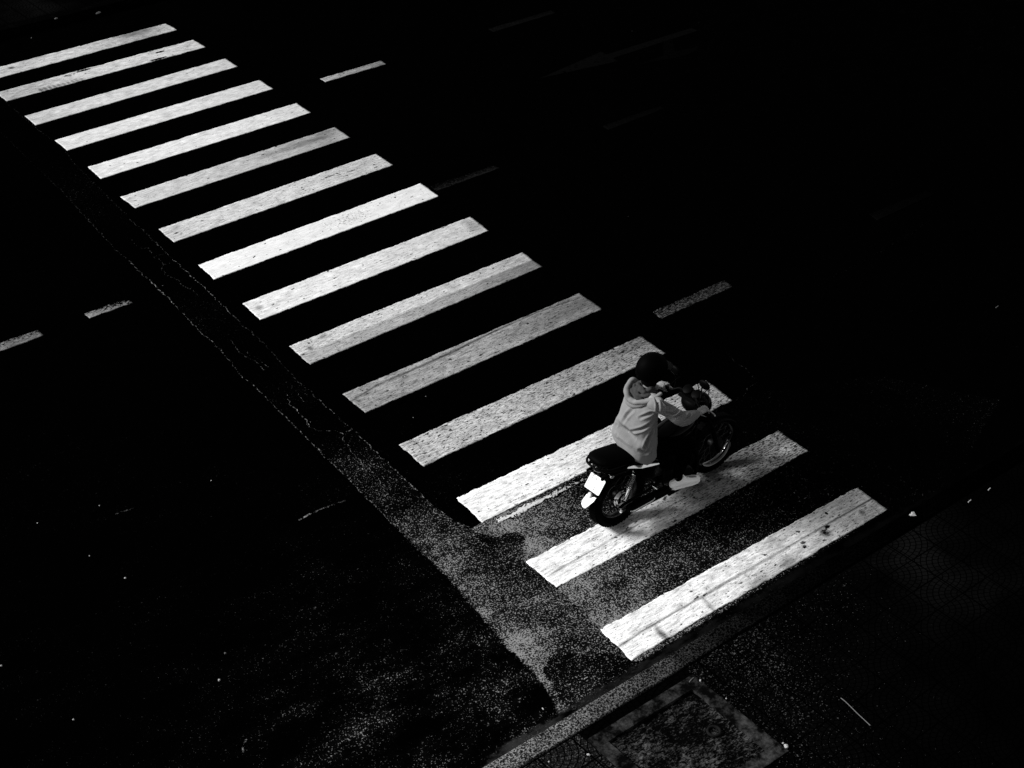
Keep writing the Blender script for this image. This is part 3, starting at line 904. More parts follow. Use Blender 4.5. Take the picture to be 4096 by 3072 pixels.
ys = np.concatenate([[-40, -20, -13], np.arange(-11.0, kerbY1 - 0.011, 0.06), [kerbY1 - 0.010]])
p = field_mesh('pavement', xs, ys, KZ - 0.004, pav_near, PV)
tag(p, 'dark pavement of fan-patterned square pavers beside the kerb', kind='structure')
# pavement behind and left of the tree pit
PITX0, PITX1, PITY0, PITY1 = -2.72, TX0, -8.62, -7.66
xs2 = np.concatenate([[-90, -30, -12], np.arange(-7, PITX0 - 0.001, 0.06), [PITX0]])
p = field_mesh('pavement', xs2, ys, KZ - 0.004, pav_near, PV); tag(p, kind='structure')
ys3 = np.concatenate([[-40, -20, -13], np.arange(-11.0, PITY0, 0.06), [PITY0]])
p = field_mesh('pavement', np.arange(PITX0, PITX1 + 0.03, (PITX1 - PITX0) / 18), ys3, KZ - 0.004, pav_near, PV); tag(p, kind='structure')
ys4 = np.array([PITY1, PITY1 + 0.04, kerbY1 - 0.010])
p = field_mesh('pavement', np.arange(PITX0, PITX1 + 0.03, (PITX1 - PITX0) / 18), ys4, KZ - 0.006, lambda X, Y: dict(body=0 * X + alb(4), speck=0 * X + .05), PV); tag(p, kind='structure')

# tree pit: concrete frame with trodden earth
pit = empty('tree_pit', ((PITX0 + PITX1) / 2, (PITY0 + PITY1) / 2, KZ))
tag(pit, 'square tree pit of trodden earth in a stained concrete frame at the bottom edge', 'tree pit')
def conc():
    s = NT('stained concrete', 0.9, 0.0)
    v = s.co()
    n = s.noise(v, 6, 5, 0.7); n2 = s.noise(v, 90, 2, 0.7)
    s.col(s.ma('ADD', s.ma('MULTIPLY', s.ma('MULTIPLY', s.step(n, 0.42, 0.72), s.ma('MULTIPLY_ADD', n2, 1.5, 0.2)), alb(78)), alb(9)))
    s.bump(n2, 0.3, 0.003)
    return s.m
FRM = conc()
bm = bmesh.new()
hw, hh = (PITX1 - PITX0) / 2 - 0.006, (PITY1 - PITY0) / 2 - 0.004
fw = 0.105
for (cx, cy, sx, sy) in ((0, hh - fw / 2, 2 * hw, fw), (0, -hh + fw / 2, 2 * hw, fw), (-hw + fw / 2, 0, fw, 2 * hh - 2 * fw - 0.004), (hw - fw / 2, 0, fw, 2 * hh - 2 * fw - 0.004)):
    box(bm, (cx, cy, -0.03), (sx, sy, 0.066))
obj('frame', bm, FRM, pit, False, 0.006)
def soil_mat():
    s = NT('trodden earth', 0.95, 0.0)
    v = s.co(rz=0.25)
    a = s.noise(s.co((1, 2.2, 1), rz=0.25), 22, 5, 0.75, 0.8); b = s.noise(v, 3.2, 4, 0.6); c = s.noise(v, 75, 2, 0.7)
    n = s.ma('ADD', s.ma('MULTIPLY', a, 0.5), s.ma('ADD', s.ma('MULTIPLY', b, 0.3), s.ma('MULTIPLY', c, 0.2)))
    s.col(s.ma('ADD', s.ma('MULTIPLY', s.step(n, 0.49, 0.66), alb(108)), alb(6)))
    s.bump(n, 0.8, 0.02)
    return s.m
bm = bmesh.new()
N = 60
g = [[bm.verts.new(((-hw + fw) + (2 * hw - 2 * fw) * i / N, (-hh + fw) + (2 * hh - 2 * fw) * j / N, -0.022 + 0.012 * noise.fractal(Vector((i * .12, j * .12, 2)), 1.0, 2.0, 4))) for i in range(N + 1)] for j in range(N + 1)]
for j in range(N):
    for i in range(N):
        bm.faces.new((g[j][i], g[j][i + 1], g[j + 1][i + 1], g[j + 1][i]))
obj('earth', bm, soil_mat(), pit, True)

# far kerb and pavement
FK0, FK1 = 7.86, 8.06
bm = bmesh.new()
box(bm, (0, (FK0 + FK1) / 2, KZ / 2 - 0.02), (180, FK1 - FK0, KZ + 0.04))
def farkerb():
    s = NT('dark kerb', 0.9, 0.0)
    v = s.co(); n = s.noise(v, 8, 5, 0.7); n2 = s.noise(v, 40, 3, 0.7)
    s.col(s.ma('ADD', s.ma('MULTIPLY', s.step(s.ma('MULTIPLY', n, n2), 0.30, 0.40), alb(14)), BLACK))
    return s.m
o = obj('far_kerb', bm, farkerb(), None, False, 0.01); o['kind'] = 'structure'
def pav_far(X, Y):
    return dict(body=idw(X, Y, [(30, 20, alb(10)), (150, 20, alb(17)), (190, 50, alb(17)), (20, 80, alb(8)), (60, 75, alb(12)), (230, 30, alb(3)), (400, 20, alb(2)), (1500, 10, alb(1))], 5), speck=0 * X + .02)
xs5 = np.concatenate([[-90, -30], np.arange(-8, 6, 0.08), [10, 20, 90]])
ys5 = np.concatenate([[FK1 + 0.004], np.arange(FK1 + 0.06, 11, 0.08), [16, 40]])
p = field_mesh('far_pavement', xs5, ys5, KZ - 0.004, pav_far, paving_material(False))
tag(p, 'dark fan-patterned pavement on the far side of the road', kind='structure')
p = None

# ------------------------------------------------------------------ litter
WHITE = plain('litter white', 0.26, 0.7, 0.2, var=0.05)
GREYL = plain('litter grey', 0.08, 0.8, 0.1, var=0.3)
TWIG = plain('dry stalk', 0.09, 0.8, 0.1)
def lump(name, px, py, z, r, flat, label, cat, mat=WHITE, group=None, seed=0):
    q = at(px, py, z)
    bm = bmesh.new()
    bmesh.ops.create_icosphere(bm, subdivisions=3, radius=1.0)
    for v in bm.verts:
        k = 1 + 0.45 * noise.noise(v.co * 1.7 + Vector((seed, 0, 0))) + 0.2 * noise.noise(v.co * 4 + Vector((seed, 3, 0)))
        v.co = Vector((v.co.x * r[0] * k, v.co.y * r[1] * k, max(v.co.z * k, -0.55) * flat))
    o = obj(name, bm, mat, None, True)
    o.location = (q.x, q.y, z + flat * 0.5)
    o.rotation_euler = (0, 0, seed * 1.3)
    tag(o, label, cat, group)
    return o
def butt(px, py, z, ang, ln, label, mat=WHITE):
    q = at(px, py, z)
    bm = bmesh.new()
    tube(bm, [(-ln / 2, 0, 0), (-ln * .1, 0, 0), (ln / 2, 0, 0.0005)], [0.0045, 0.0045, 0.0042], 10)
    o = obj('cigarette_butt', bm, mat, None, True)
    o.location = (q.x, q.y, z + 0.0048); o.rotation_euler = (0, 0, ang)
    tag(o, label, 'cigarette butt', 'cigarette butts dropped along the kerb')
def paper(px, py, z, label):
    q = at(px, py, z)
    bm = bmesh.new()
    pts = [(-.035, .028), (-.012, .034), (.004, .022), (.022, .034), (.046, .026), (.052, .008), (.030, -.010), (.006, -.040), (-.018, -.018), (-.038, .004)]
    pts = [(x * .75, y * .75) for x, y in pts]
    n = len(pts)
    ctr = bm.verts.new((0.004, 0.004, 0.014)); ring = [bm.verts.new((x, y, 0.004 + 0.010 * abs(noise.noise(Vector((x * 60, y * 60, 1)))))) for x, y in pts]
    low = [bm.verts.new((x * .9, y * .9, 0.001)) for x, y in pts]
    for i in range(n):
        j = (i + 1) % n
        bm.faces.new((ctr, ring[i], ring[j])); bm.faces.new((ring[i], low[i], low[j], ring[j]))
    bm.faces.new(list(reversed(low)))
    bmesh.ops.recalc_face_normals(bm, faces=bm.faces)
    o = obj('crumpled_paper', bm, WHITE, None, False)
    o.location = (q.x, q.y, z); o.rotation_euler = (0, 0, 0.2)
    tag(o, label, 'paper scrap')
paper(3651, 2060, KZ, 'white crumpled paper scrap lying on the kerb right of the nearest stripe')
butt(3878, 2006, KZ, 0.1, 0.040, 'white cigarette butt on the kerb, between the paper scrap and the farthest butt')
butt(3957, 1958, KZ, 0.15, 0.036, 'white cigarette butt farthest right along the kerb')
butt(3988, 1229, 0.0, 0.1, 0.045, 'dim pale butt alone on the dark road near the right edge', plain('grey butt paper', 0.06))
butt(2344, 2714, 0.0, -0.1, 0.030, 'pale cigarette butt on the dark asphalt patch by the gutter')
butt(2172, 2837, 0.0, 1.4, 0.020, 'short upright-lying butt where the trench patch meets the gutter')
lump('paper_scrap', 3145, 2987, KZ, (0.018, 0.014), 0.012, 'bright white scrap at the right corner of the tree pit', 'paper scrap', seed=1)
lump('paper_scrap', 3132, 2974, KZ, (0.007, 0.006), 0.006, 'tiny white crumb beside the scrap at the tree pit corner', 'paper scrap', seed=2)
lump('paper_scrap', 2801, 2723, KZ, (0.013, 0.006), 0.006, 'small pale scrap on the top corner of the tree pit frame', 'paper scrap', seed=3)
lump('paper_scrap', 2354, 3020, KZ, (0.012, 0.008), 0.007, 'white scrap between kerb and tree pit near the bottom edge', 'paper scrap', seed=4)
lump('pebble', 2196, 3048, KZ, (0.006, 0.006), 0.006, 'white pebble on the back edge of the kerb at the bottom', 'pebble', seed=5)
lump('pebble', 2905, 2795, KZ, (0.006, 0.005), 0.005, 'tiny pale pebble on the right arm of the tree pit frame', 'pebble', seed=6)
lump('paper_scrap', 225, 76, KZ, (0.022, 0.014), 0.012, 'white scrap on the far kerb above the crossing', 'paper scrap', mat=GREYL, seed=7)
lump('paper_scrap', 126, 152, 0.0, (0.02, 0.006), 0.005, 'thin pale scrap lying in front of the far kerb at the top left', 'paper scrap', mat=GREYL, seed=8)
lump('leaf_litter', 393, 52, KZ, (0.03, 0.05), 0.006, 'dim curled leaf on the far kerb right of the white scrap', 'leaf', mat=plain('dead leaf', 0.02), seed=9)
for i, (x, y, r, lab) in enumerate(((877, 2721, .014, 'square white paper chip alone on the asphalt near the bottom centre-left'), (501, 2313, .012, 'round white pebble left of the faint worn line'), (5, 2664, .012, 'white pebble at the very left edge of the picture'), (358, 2224, .008, 'small white pebble up and left of the round white pebble'), (150, 2093, .008, 'white pebble alone near the left edge, level with the rear wheel'), (398, 2023, .008, 'white pebble just above the faint worn line on the left'), (294, 2879, .010, 'white pebble near the bottom left corner'), (901, 2614, .012, 'pale pebble above the square white chip'), (845, 1923, .008, 'white pebble between trench patch and worn scar'))):
    lump('pebble', x, y, 0.0, (r * .7, r * .62), r * .5, lab, 'pebble', mat=WHITE if i != 7 else GREYL, seed=10 + i)
def stalk(px, z, r, label, name='dry_stalk'):
    P = [at(x, y, z) for x, y in px]
    c = P[0]
    bm = bmesh.new()
    pts = [(p.x - c.x, p.y - c.y, r + 0.006 * math.sin(3.14 * i / (len(P) - 1))) for i, p in enumerate(P)]
    tube(bm, spline(pts, 4), r, 6)
    o = obj(name, bm, TWIG, None, True); o.location = (c.x, c.y, z)
    tag(o, label, 'dry stalk')
stalk([(3363, 2793), (3378, 2806), (3400, 2828), (3428, 2856), (3455, 2880), (3481, 2903)], KZ, 0.0028, 'long thin pale stalk lying on the pavers at the lower right')
stalk([(2757, 2730), (2765, 2722), (2775, 2712)], KZ, 0.0035, 'short pale stick on the top corner of the tree pit frame')
# ring-shaped root collar on the earth
q = at(2856, 2920, KZ)
bm = bmesh.new(); tube(bm, ringpts((0, 0, 0), 0.045, 'z', 24), 0.010, 8, closed=True)
o = obj('rubber_ring', bm, plain('ring rubber', 0.002, 0.8, 0.1), None, True); o.location = (q.x, q.y, KZ - 0.012)
tag(o, 'black ring half sunk in the earth of the tree pit', 'rubber ring')
#@@BIKE
# ------------------------------------------------------------------ motorcycle
O = at(2463, 2087)
HEAD = math.radians(1.5)
RUB = plain('tyre rubber', 0.0006, 0.8, 0.01)
PLK = plain('black plastic', 0.0004, 0.5, 0.02)
LEA = plain('black seat vinyl', 0.0004, 0.6, 0.01)
ENG = plain('dark engine metal', 0.0025, 0.5, 0.06, 0.3, bump=0.2)
STEEL = plain('satin steel', 0.10, 0.35, 0.3, 0.9)
def chrome_mat(name, a, r):
    s = NT(name, r, 0.5, 1.0); s.col(s.ma('MULTIPLY_ADD', s.noise(s.co(), 30, 2), 0.06, a)); return s.m
CHR = chrome_mat('polished chrome', 0.86, 0.16)
DCHR = chrome_mat('dull chrome', 0.20, 0.28)
def gloss():
    s = NT('black gloss paint', 0.14, 0.05); s.col(0.0005); return s.m
GLS = gloss()
DRIM = chrome_mat('dark rim metal', 0.004, 0.4)  # rear rim, much darker than the front one
DSP = plain('dull spoke wire', 0.004, 0.6, 0.1, 0.3)
FRIM = chrome_mat('front rim metal', 0.035, 0.06)
GLASS = NT('dark lens', 0.08, 0.2).col(0.004).m

bike = empty('motorcycle', (O.x, O.y, 0), HEAD)
tag(bike, 'small black motorcycle with wire-spoked wheels crossing the painted stripes', 'motorcycle')
WR, WB = 0.285, 1.13

def wheel(c, label, steer=0.0):
    """hub with spokes is the part; tyre, rim and brake drum are its pieces"""
    hub = bmesh.new()
    lathe(hub, [(0, -.062), (.030, -.062), (.034, -.050), (.062, -.044), (.066, -.036), (.040, -.028), (.036, 0), (.040, .028), (.066, .036), (.062, .044), (.034, .050), (.030, .062), (0, .062)], (0, 0, 0), (0, 1, 0), 28)
    h = obj('wheel', hub, ENG, bike, True)
    h.location = c; h.rotation_euler = (0, 0, steer)
    ty = bmesh.new()
    TR, TWD = (.050, .060) if label == 'rear' else (.042, .046)
    prof = []
    for k in range(14):
        a = 2 * math.pi * k / 14
        prof.append((WR - TR + TR * math.cos(a) * (1.0 if math.cos(a) > 0 else .8), TWD * math.sin(a)))
    lathe(ty, prof, (0, 0, 0), (0, 1, 0), 72, True)
    bmesh.ops.recalc_face_normals(ty, faces=ty.faces)
    # tread blocks
    for k in range(54):
        a = 2 * math.pi * (k + .5) / 54
        for sy in (-1, 1):
            rot = Matrix.Rotation(-a, 3, 'Y')
            cc = rot @ Vector((WR - .001 - .003, sy * TWD * .42, 0))
            box(ty, cc, (.008, TWD * .55, .020), rot @ Matrix.Rotation(sy * .35, 3, 'X'))
    obj('tyre', ty, RUB, h, True)
    rm = bmesh.new()
    R0 = WR - TR * 1.8
    prof = [(R0 + .010, -.032), (R0 + .014, -.029), (R0 + .002, -.022), (R0 - .004, -.014), (R0 - .006, 0), (R0 - .004, .014), (R0 + .002, .022), (R0 + .014, .029), (R0 + .010, .032), (R0 - .002, .026), (R0 - .010, .015), (R0 - .012, 0), (R0 - .010, -.015), (R0 - .002, -.026)]
    lathe(rm, prof, (0, 0, 0), (0, 1, 0), 72, True)
    bmesh.ops.recalc_face_normals(rm, faces=rm.faces)
    obj('rim', rm, DRIM if label == 'rear' else FRIM, h, True)
    sp = bmesh.new()
    for k in range(36):
        side = 1 if k % 2 else -1
        a = 2 * math.pi * k / 36; b = a + (0.55 if (k // 2) % 2 else -0.55)
        tube(sp, [(.060 * math.cos(b), side * .038, .060 * math.sin(b)), ((R0 - .008) * math.cos(a), side * .006, (R0 - .008) * math.sin(a))], .0012, 5)
    obj('spokes', sp, DSP, h, True)
    return h
rw = wheel((0, 0, WR), 'rear')
fwl = wheel((WB, 0, WR), 'front', math.radians(-4))
# brake drum with cooling rings: the bright arcs inside the rear wheel
bm = bmesh.new()
lathe(bm, [(0, -.088), (.022, -.088), (.030, -.078), (.060, -.076), (.066, -.070), (.070, -.060), (.074, -.066), (.079, -.060), (.082, -.066), (.087, -.060), (.089, -.045), (.05, -.040), (0, -.040)], (0, 0, 0), (0, 1, 0), 44)
bmesh.ops.recalc_face_normals(bm, faces=bm.faces)
obj('brake_drum', bm, chrome_mat('drum chrome', 0.45, 0.10), rw)
bm = bmesh.new()
lathe(bm, [(0, -.10), (.012, -.10), (.014, -.085), (.05, -.070), (.075, -.06), (.078, -.045), (0, -.04)], (0, 0, 0), (0, 1, 0), 36)
bmesh.ops.recalc_face_normals(bm, faces=bm.faces)
obj('brake_drum', bm, ENG, fwl)

# axle nuts
bm = bmesh.new()
lathe(bm, [(0, -.150), (.010, -.150), (.015, -.144), (.018, -.134), (.018, -.112), (.010, -.110), (0, -.105)], (-.075, 0, .275), (0, 1, 0), 6)
obj('axle_nut', bm, CHR, bike, True)
bm = bmesh.new()
lathe(bm, [(0, -.132), (.013, -.132), (.015, -.118), (.010, -.116), (0, -.116)], (WB, 0, WR + .04), (0, 1, 0), 6)
obj('axle_nut', bm, CHR, bike, True)

# fenders
def fender(name, c, R, a0, a1, w, mat, th=.006):
    bm = bmesh.new()
    n = 26; m = 9
    grid = []
    for i in range(n + 1):
        a = math.radians(a0 + (a1 - a0) * i / n)
        row = []
        for sgn in (0, 1):
            for j in range(m + 1):
                t = -1 + 2 * j / m
                if sgn: t = -t
                rr = R - .030 * t * t - (th if sgn else 0)
                row.append(bm.verts.new((c[0] + rr * math.cos(a), c[1] + w / 2 * t * (1 - (.02 if sgn else 0)), c[2] + rr * math.sin(a))))
        grid.append(row)
    k = len(grid[0])
    for i in range(n):
        for j in range(k):
            bm.faces.new((grid[i][j], grid[i][(j + 1) % k], grid[i + 1][(j + 1) % k], grid[i + 1][j]))
    bm.faces.new(list(reversed(grid[0]))); bm.faces.new(grid[-1])
    bmesh.ops.recalc_face_normals(bm, faces=bm.faces)
    return obj(name, bm, mat, bike, True)
fender('rear_fender', (0, 0, WR), WR + .040, 20, 150, .150, PLK)
fender('front_fender', (WB, 0, WR), WR + .030, 10, 165, .120, PLK)

# frame tubes
bm = bmesh.new()
for s in (-1, 1):
    tube(bm, spline([(-.26, s * .085, .66), (-.05, s * .10, .64), (.25, s * .10, .60), (.42, s * .09, .50), (.44, s * .085, .30), (.52, s * .08, .17), (.74, s * .07, .18), (.84, s * .045, .45), (.885, s * .02, .72)], 4), .013, 10)
    tube(bm, spline([(.25, s * .10, .60), (.50, s * .06, .68), (.86, s * .02, .78)], 4), .013, 10)
tube(bm, [(.905, 0, .68), (.862, 0, .84)], .026, 16)
obj('frame', bm, GLS, bike)
# swingarm and chain case
bm = bmesh.new()
for s in (-1, 1):
    tube(bm, spline([(-.085, s * .105, .272), (.0, s * .100, .295), (.12, s * .100, .30), (.30, s * .105, .315), (.44, s * .095, .33)], 4), [(.015, .012)] * 17, 10)
box(bm, (.40, 0, .325), (.03, .19, .035))
obj('swingarm', bm, PLK, bike)
bm = bmesh.new()
tube(bm, spline([(-.02, .125, WR), (.15, .125, .31), (.40, .125, .32), (.52, .125, .32)], 3), [(.045, .012), (.048, .014), (.045, .014), (.042, .014), (.040, .014), (.040, .014), (.042, .014), (.045, .014), (.052, .014), (.055, .012)], 14)
obj('chain_case', bm, GLS, bike)

# twin shock absorbers
for s in (-1, 1):
    a = Vector((-.030, s * .130, .372)); b = Vector((.072, s * .125, .600))
    bm = bmesh.new()
    tube(bm, [a, a.lerp(b, .42)], [.016, .015], 14, round_ends=True)
    tube(bm, [a.lerp(b, .38), b], .007, 10)
    d = (b - a).normalized()
    lathe(bm, [(0, -.01), (.014, -.01), (.014, .01), (0, .01)], a, (0, 1, 0), 14)
    lathe(bm, [(0, -.01), (.014, -.01), (.014, .01), (0, .01)], b, (0, 1, 0), 14)
    lathe(bm, [(0, -.006), (.024, -.004), (.024, .004), (0, .006)], a.lerp(b, .93), d, 18)
    sh = obj('shock_absorber', bm, CHR if s < 0 else PLK, bike)
    bm = bmesh.new()
    U = d.orthogonal().normalized(); V = d.cross(U)
    pts = []
    for k in range(9 * 16 + 1):
        t = k / (9 * 16)
        p = a.lerp(b, .40 + .52 * t) + (U * math.cos(t * 9 * 2 * math.pi) + V * math.sin(t * 9 * 2 * math.pi)) * .020
        pts.append(p)
    tube(bm, pts, .0042, 7)
    obj('spring', bm, DCHR, sh)

# engine
bm = bmesh.new()
ellipsoid(bm, (.60, 0, .30), (.19, .125, .115), 28, 16)
lathe(bm, [(0, -.15), (.075, -.15), (.088, -.138), (.09, -.10), (0, -.10)], (.66, 0, .29), (0, 1, 0), 30)
lathe(bm, [(0, .15), (.08, .15), (.092, .138), (.095, .10), (0, .10)], (.62, 0, .30), (0, 1, 0), 30)
eng = obj('engine', bm, ENG, bike)
bm = bmesh.new()
ax = Vector((.45, 0, .9)).normalized()
for k in range(9):
    box(bm, Vector((.665, 0, .40)) + ax * (.016 * k), (.125 - .002 * k, .135, .0065), Matrix.Rotation(math.radians(26), 3, 'Y'))
box(bm, Vector((.665, 0, .40)) + ax * .066, (.085, .095, .13), Matrix.Rotation(math.radians(26), 3, 'Y'))
box(bm, Vector((.665, 0, .40)) + ax * .155, (.11, .11, .035), Matrix.Rotation(math.radians(26), 3, 'Y'))
obj('cylinder_block', bm, ENG, bike, False, .002)
# exhaust pipe and silencer on the right
bm = bmesh.new()
tube(bm, spline([(.76, -.03, .46), (.845, -.06, .43), (.86, -.085, .30), (.80, -.12, .215), (.66, -.15, .195), (.45, -.16, .200)], 5), .017, 12)
ex = obj('exhaust', bm, PLK, bike)
bm = bmesh.new()
tube(bm, spline([(.47, -.150, .245), (.40, -.150, .250), (.20, -.152, .262), (.02, -.154, .268), (-.02, -.154, .270)], 5), [.024, .026, .030, .034, .038, .040, .041, .042, .042, .042, .042, .042, .042, .042, .042, .040, .038, .034, .030, .024, .020], 20)
obj('silencer', bm, PLK, ex)
# bright steel bar: brake rod and side-stand line along the lower right side
bm = bmesh.new()
tube(bm, spline([(-.02, -.192, .280), (.02, -.198, .272), (.22, -.198, .270), (.25, -.195, .282)], 3), .0055, 8)
obj('heat_guard', bm, CHR, ex)
bm = bmesh.new()
tube(bm, spline([(.30, 0, .50), (.40, 0, .47), (.55, 0, .45), (.72, 0, .47), (.80, 0, .52)], 3), [(.07, .09), (.08, .10), (.09, .11), (.10, .12), (.11, .125), (.11, .13), (.11, .13), (.11, .13), (.11, .125), (.10, .12), (.09, .11), (.08, .10), (.06, .08)], 24, round_ends=True)
obj('engine_cowl', bm, PLK, bike)
bm = bmesh.new()
tube(bm, spline([(.84, 0, .58), (.80, 0, .45), (.78, 0, .30), (.74, 0, .20)], 3), [(.03, .12), (.035, .13), (.04, .14), (.04, .145), (.045, .145), (.045, .14), (.045, .14), (.04, .13), (.04, .12), (.035, .10)], 20, round_ends=True)
obj('leg_guard', bm, PLK, bike)
# foot pegs
for s in (-1, 1):
    bm = bmesh.new()
    tube(bm, [(.545, s * .10, .315), (.545, s * .155, .305)], .011, 10)
    tube(bm, [(.545, s * .150, .305), (.545, s * .245, .303)], .015, 12)
    obj('foot_peg', bm, RUB, bike)
    bm = bmesh.new()
    tube(bm, [(.30, s * .10, .36), (.275, s * .14, .362), (.275, s * .20, .362)], .010, 10)
    obj('passenger_peg', bm, CHR if s < 0 else RUB, bike)
bm = bmesh.new()
tube(bm, spline([(.50, -.13, .25), (.60, -.15, .235), (.70, -.165, .225), (.735, -.19, .225)], 3), .006, 8)
obj('brake_pedal', bm, DCHR, bike)

# tank, seat, side covers
bm = bmesh.new()
secs = [(.355, .060, .040, .690), (.40, .085, .055, .695), (.47, .108, .070, .698), (.56, .120, .082, .702), (.66, .124, .088, .708), (.75, .115, .086, .715), (.82, .085, .070, .72), (.86, .045, .045, .72)]
sec2 = spline(secs, 3)
tube(bm, [(x, 0, z) for x, a, b, z in sec2], [(b, a) for x, a, b, z in sec2], 28, round_ends=False)
tank = obj('fuel_tank', bm, GLS, bike)
bm = bmesh.new()
lathe(bm, [(0, .014), (.026, .013), (.030, .004), (.030, -.01), (0, -.01)], (.64, 0, .798), (0, 0, 1), 24)
obj('fuel_cap', bm, DCHR, tank)
bm = bmesh.new()
secs = [(-.240, .095, .036, .795), (-.21, .118, .045, .792), (-.12, .132, .050, .772), (-.02, .136, .046, .752), (.04, .138, .044, .742), (.10, .140, .040, .722), (.22, .134, .038, .705), (.33, .108, .036, .705), (.42, .080, .032, .715)]
sec2 = spline(secs, 3)
tube(bm, [(x, 0, z) for x, a, b, z in sec2], [(b, a) for x, a, b, z in sec2], 28, round_ends=True)
seat = obj('seat', bm, LEA, bike)
bm = bmesh.new()
tube(bm, spline([(.05, .135, .690), (-.10, .145, .715), (-.20, .135, .745), (-.27, .08, .755), (-.285, 0, .757), (-.27, -.08, .755), (-.20, -.135, .745), (-.10, -.145, .715), (.05, -.135, .690)], 5), .010, 10)
obj('grab_rail', bm, PLK, bike)
bm = bmesh.new()
secs = [(-.225, .055, .022, .750), (-.205, .078, .030, .740), (-.18, .095, .050, .70), (0, .105, .052, .67), (.16, .11, .055, .645), (.30, .10, .06, .625)]
sec2 = spline(secs, 3)
tube(bm, [(x, 0, z) for x, a, b, z in sec2], [(b, a) for x, a, b, z in sec2], 24, round_ends=True)
obj('tail_cowl', bm, GLS, bike)
for s in (-1, 1):
    bm = bmesh.new()
    slab(bm, [(.04, s * .140, .60), (.18, s * .145, .625), (.36, s * .135, .56), (.44, s * .120, .48), (.40, s * .114, .42), (.26, s * .122, .44), (.14, s * .130, .52)], .03, (0, 1, 0))
    sc_ = obj('side_cover', bm, GLS, bike, True, .008)
    bm = bmesh.new()
    P = [(-.078, .712), (.02, .702), (.10, .672), (.16, .650), (.165, .640), (.20, .634), (.315, .588), (.318, .580), (.22, .612), (.16, .632), (.10, .650), (.02, .684)]
    slab(bm, [(x, s * (.150 + .014 * math.sin((x + .07) * 7) - (z - (.70 - max(0, x) * .36)) * .9), z) for x, z in P], .010, (0, s * .75, .66))
    t_ = obj('trim', bm, CHR, sc_, True, .003)

# rear: light, indicators, number plate, mudguard flap
bm = bmesh.new()
ellipsoid(bm, (-.232, 0, .712), (.026, .055, .028), 18, 10)
obj('tail_light', bm, GLASS, bike)
for s in (-1, 1):
    bm = bmesh.new()
    tube(bm, [(-.18, s * .06, .680), (-.185, s * .115, .680)], .006, 8)
    ellipsoid(bm, (-.187, s * .130, .680), (.022, .016, .014), 14, 8)
    obj('indicator', bm, DCHR if s < 0 else PLK, bike)
pc = Vector((-.251, 0, .5645))
pu = (Vector((-.212, .1, .618)) - Vector((-.290, .1, .511))).normalized()   # up along the plate
pr = Vector((0, -1, 0)) 
pn = pr.cross(pu).normalized()
if pn.x > 0: pn = -pn
bm = bmesh.new()
PW, PH = .172, .134
def pp(a, b, c=0): return pc + pr * a + pu * b + pn * c
cor = []
for sx, sy in ((1, 1), (-1, 1), (-1, -1), (1, -1)):
    for k in range(4):
        an = math.radians({(1, 1): 0, (-1, 1): 90, (-1, -1): 180, (1, -1): 270}[(sx, sy)] + 30 * k)
        cor.append(pp(sx * (PW / 2 - .010) + .010 * math.cos(an), sy * (PH / 2 - .010) + .010 * math.sin(an)))
slab(bm, cor, .003, pn)
WPL = plain('white plate enamel', 0.55, 0.5, 0.2, var=0.02)
nf_ = len(bm.faces)                                            # thin strokes of the two worn lines of characters
def stroke(a0, b0, a1, b1, w=.0016):
    d = Vector((a1 - a0, b1 - b0)).normalized(); n = Vector((-d.y, d.x)) * w / 2
    q = [pp(a0 + n.x, b0 + n.y, .0026), pp(a0 - n.x, b0 - n.y, .0026), pp(a1 - n.x, b1 - n.y, .0026), pp(a1 + n.x, b1 + n.y, .0026)]
    bm.faces.new([bm.verts.new(x) for x in q])
stroke(-.066, .054, -.060, .026, .0014)
for a, b in ((-.060, .055), (-.056, .038), (-.052, .020), (-.015, .050), (-.003, .047)):
    stroke(a * .84, b * .95, a * .84 - .004, b * .95 - .010, .0042)
for a, b in ((-.085, .000), (-.079, -.018), (-.082, -.036), (-.022, -.008), (-.040, -.030), (.008, -.003), (.018, -.020), (-.010, -.040), (.020, -.042)):
    stroke(a * .84, b * .95, a * .84 - .004, b * .95 - .010, .0042)
stroke(-.060, -.020, -.045, -.002, .0008)
bm.faces.ensure_lookup_table()
for f_ in bm.faces[nf_:]: f_.material_index = 1
pl = obj('number_plate', bm, [WPL, plain('plate ink', 0.02, 0.6, 0.1)], bike, False)
bm = bmesh.new()
tube(bm, [(-.17, 0, .66), (-.225, 0, .565)], .012, 10)
obj('plate_bracket', bm, PLK, bike, True, .003)
# white flap below the plate
fl = [(.060, .442), (.080, .385), (.075, .358), (.050, .342), (.020, .345), (.000, .372), (-.035, .425), (-.045, .456), (-.020, .452), (.010, .438)]
bm = bmesh.new()
slab(bm, [(-.280 - (.45 - z) * .50, y, z) for y, z in fl], .008, (-1, 0, -.5))
flap = obj('mud_flap', bm, WPL, bike, True, .002)
bm = bmesh.new()
lathe(bm, [(0, .012), (.018, .010), (.023, .003), (.023, -.006), (0, -.006)], (-.284, .022, .456), (-1, 0, .45), 22)
obj('reflector', bm, plain('pale reflector', 0.45, 0.25, 0.5, var=0.35, scale=90), flap)
bm = bmesh.new()
tube(bm, [(-.235, .02, .53), (-.278, .02, .45)], .009, 8)
obj('flap_stay', bm, PLK, bike)

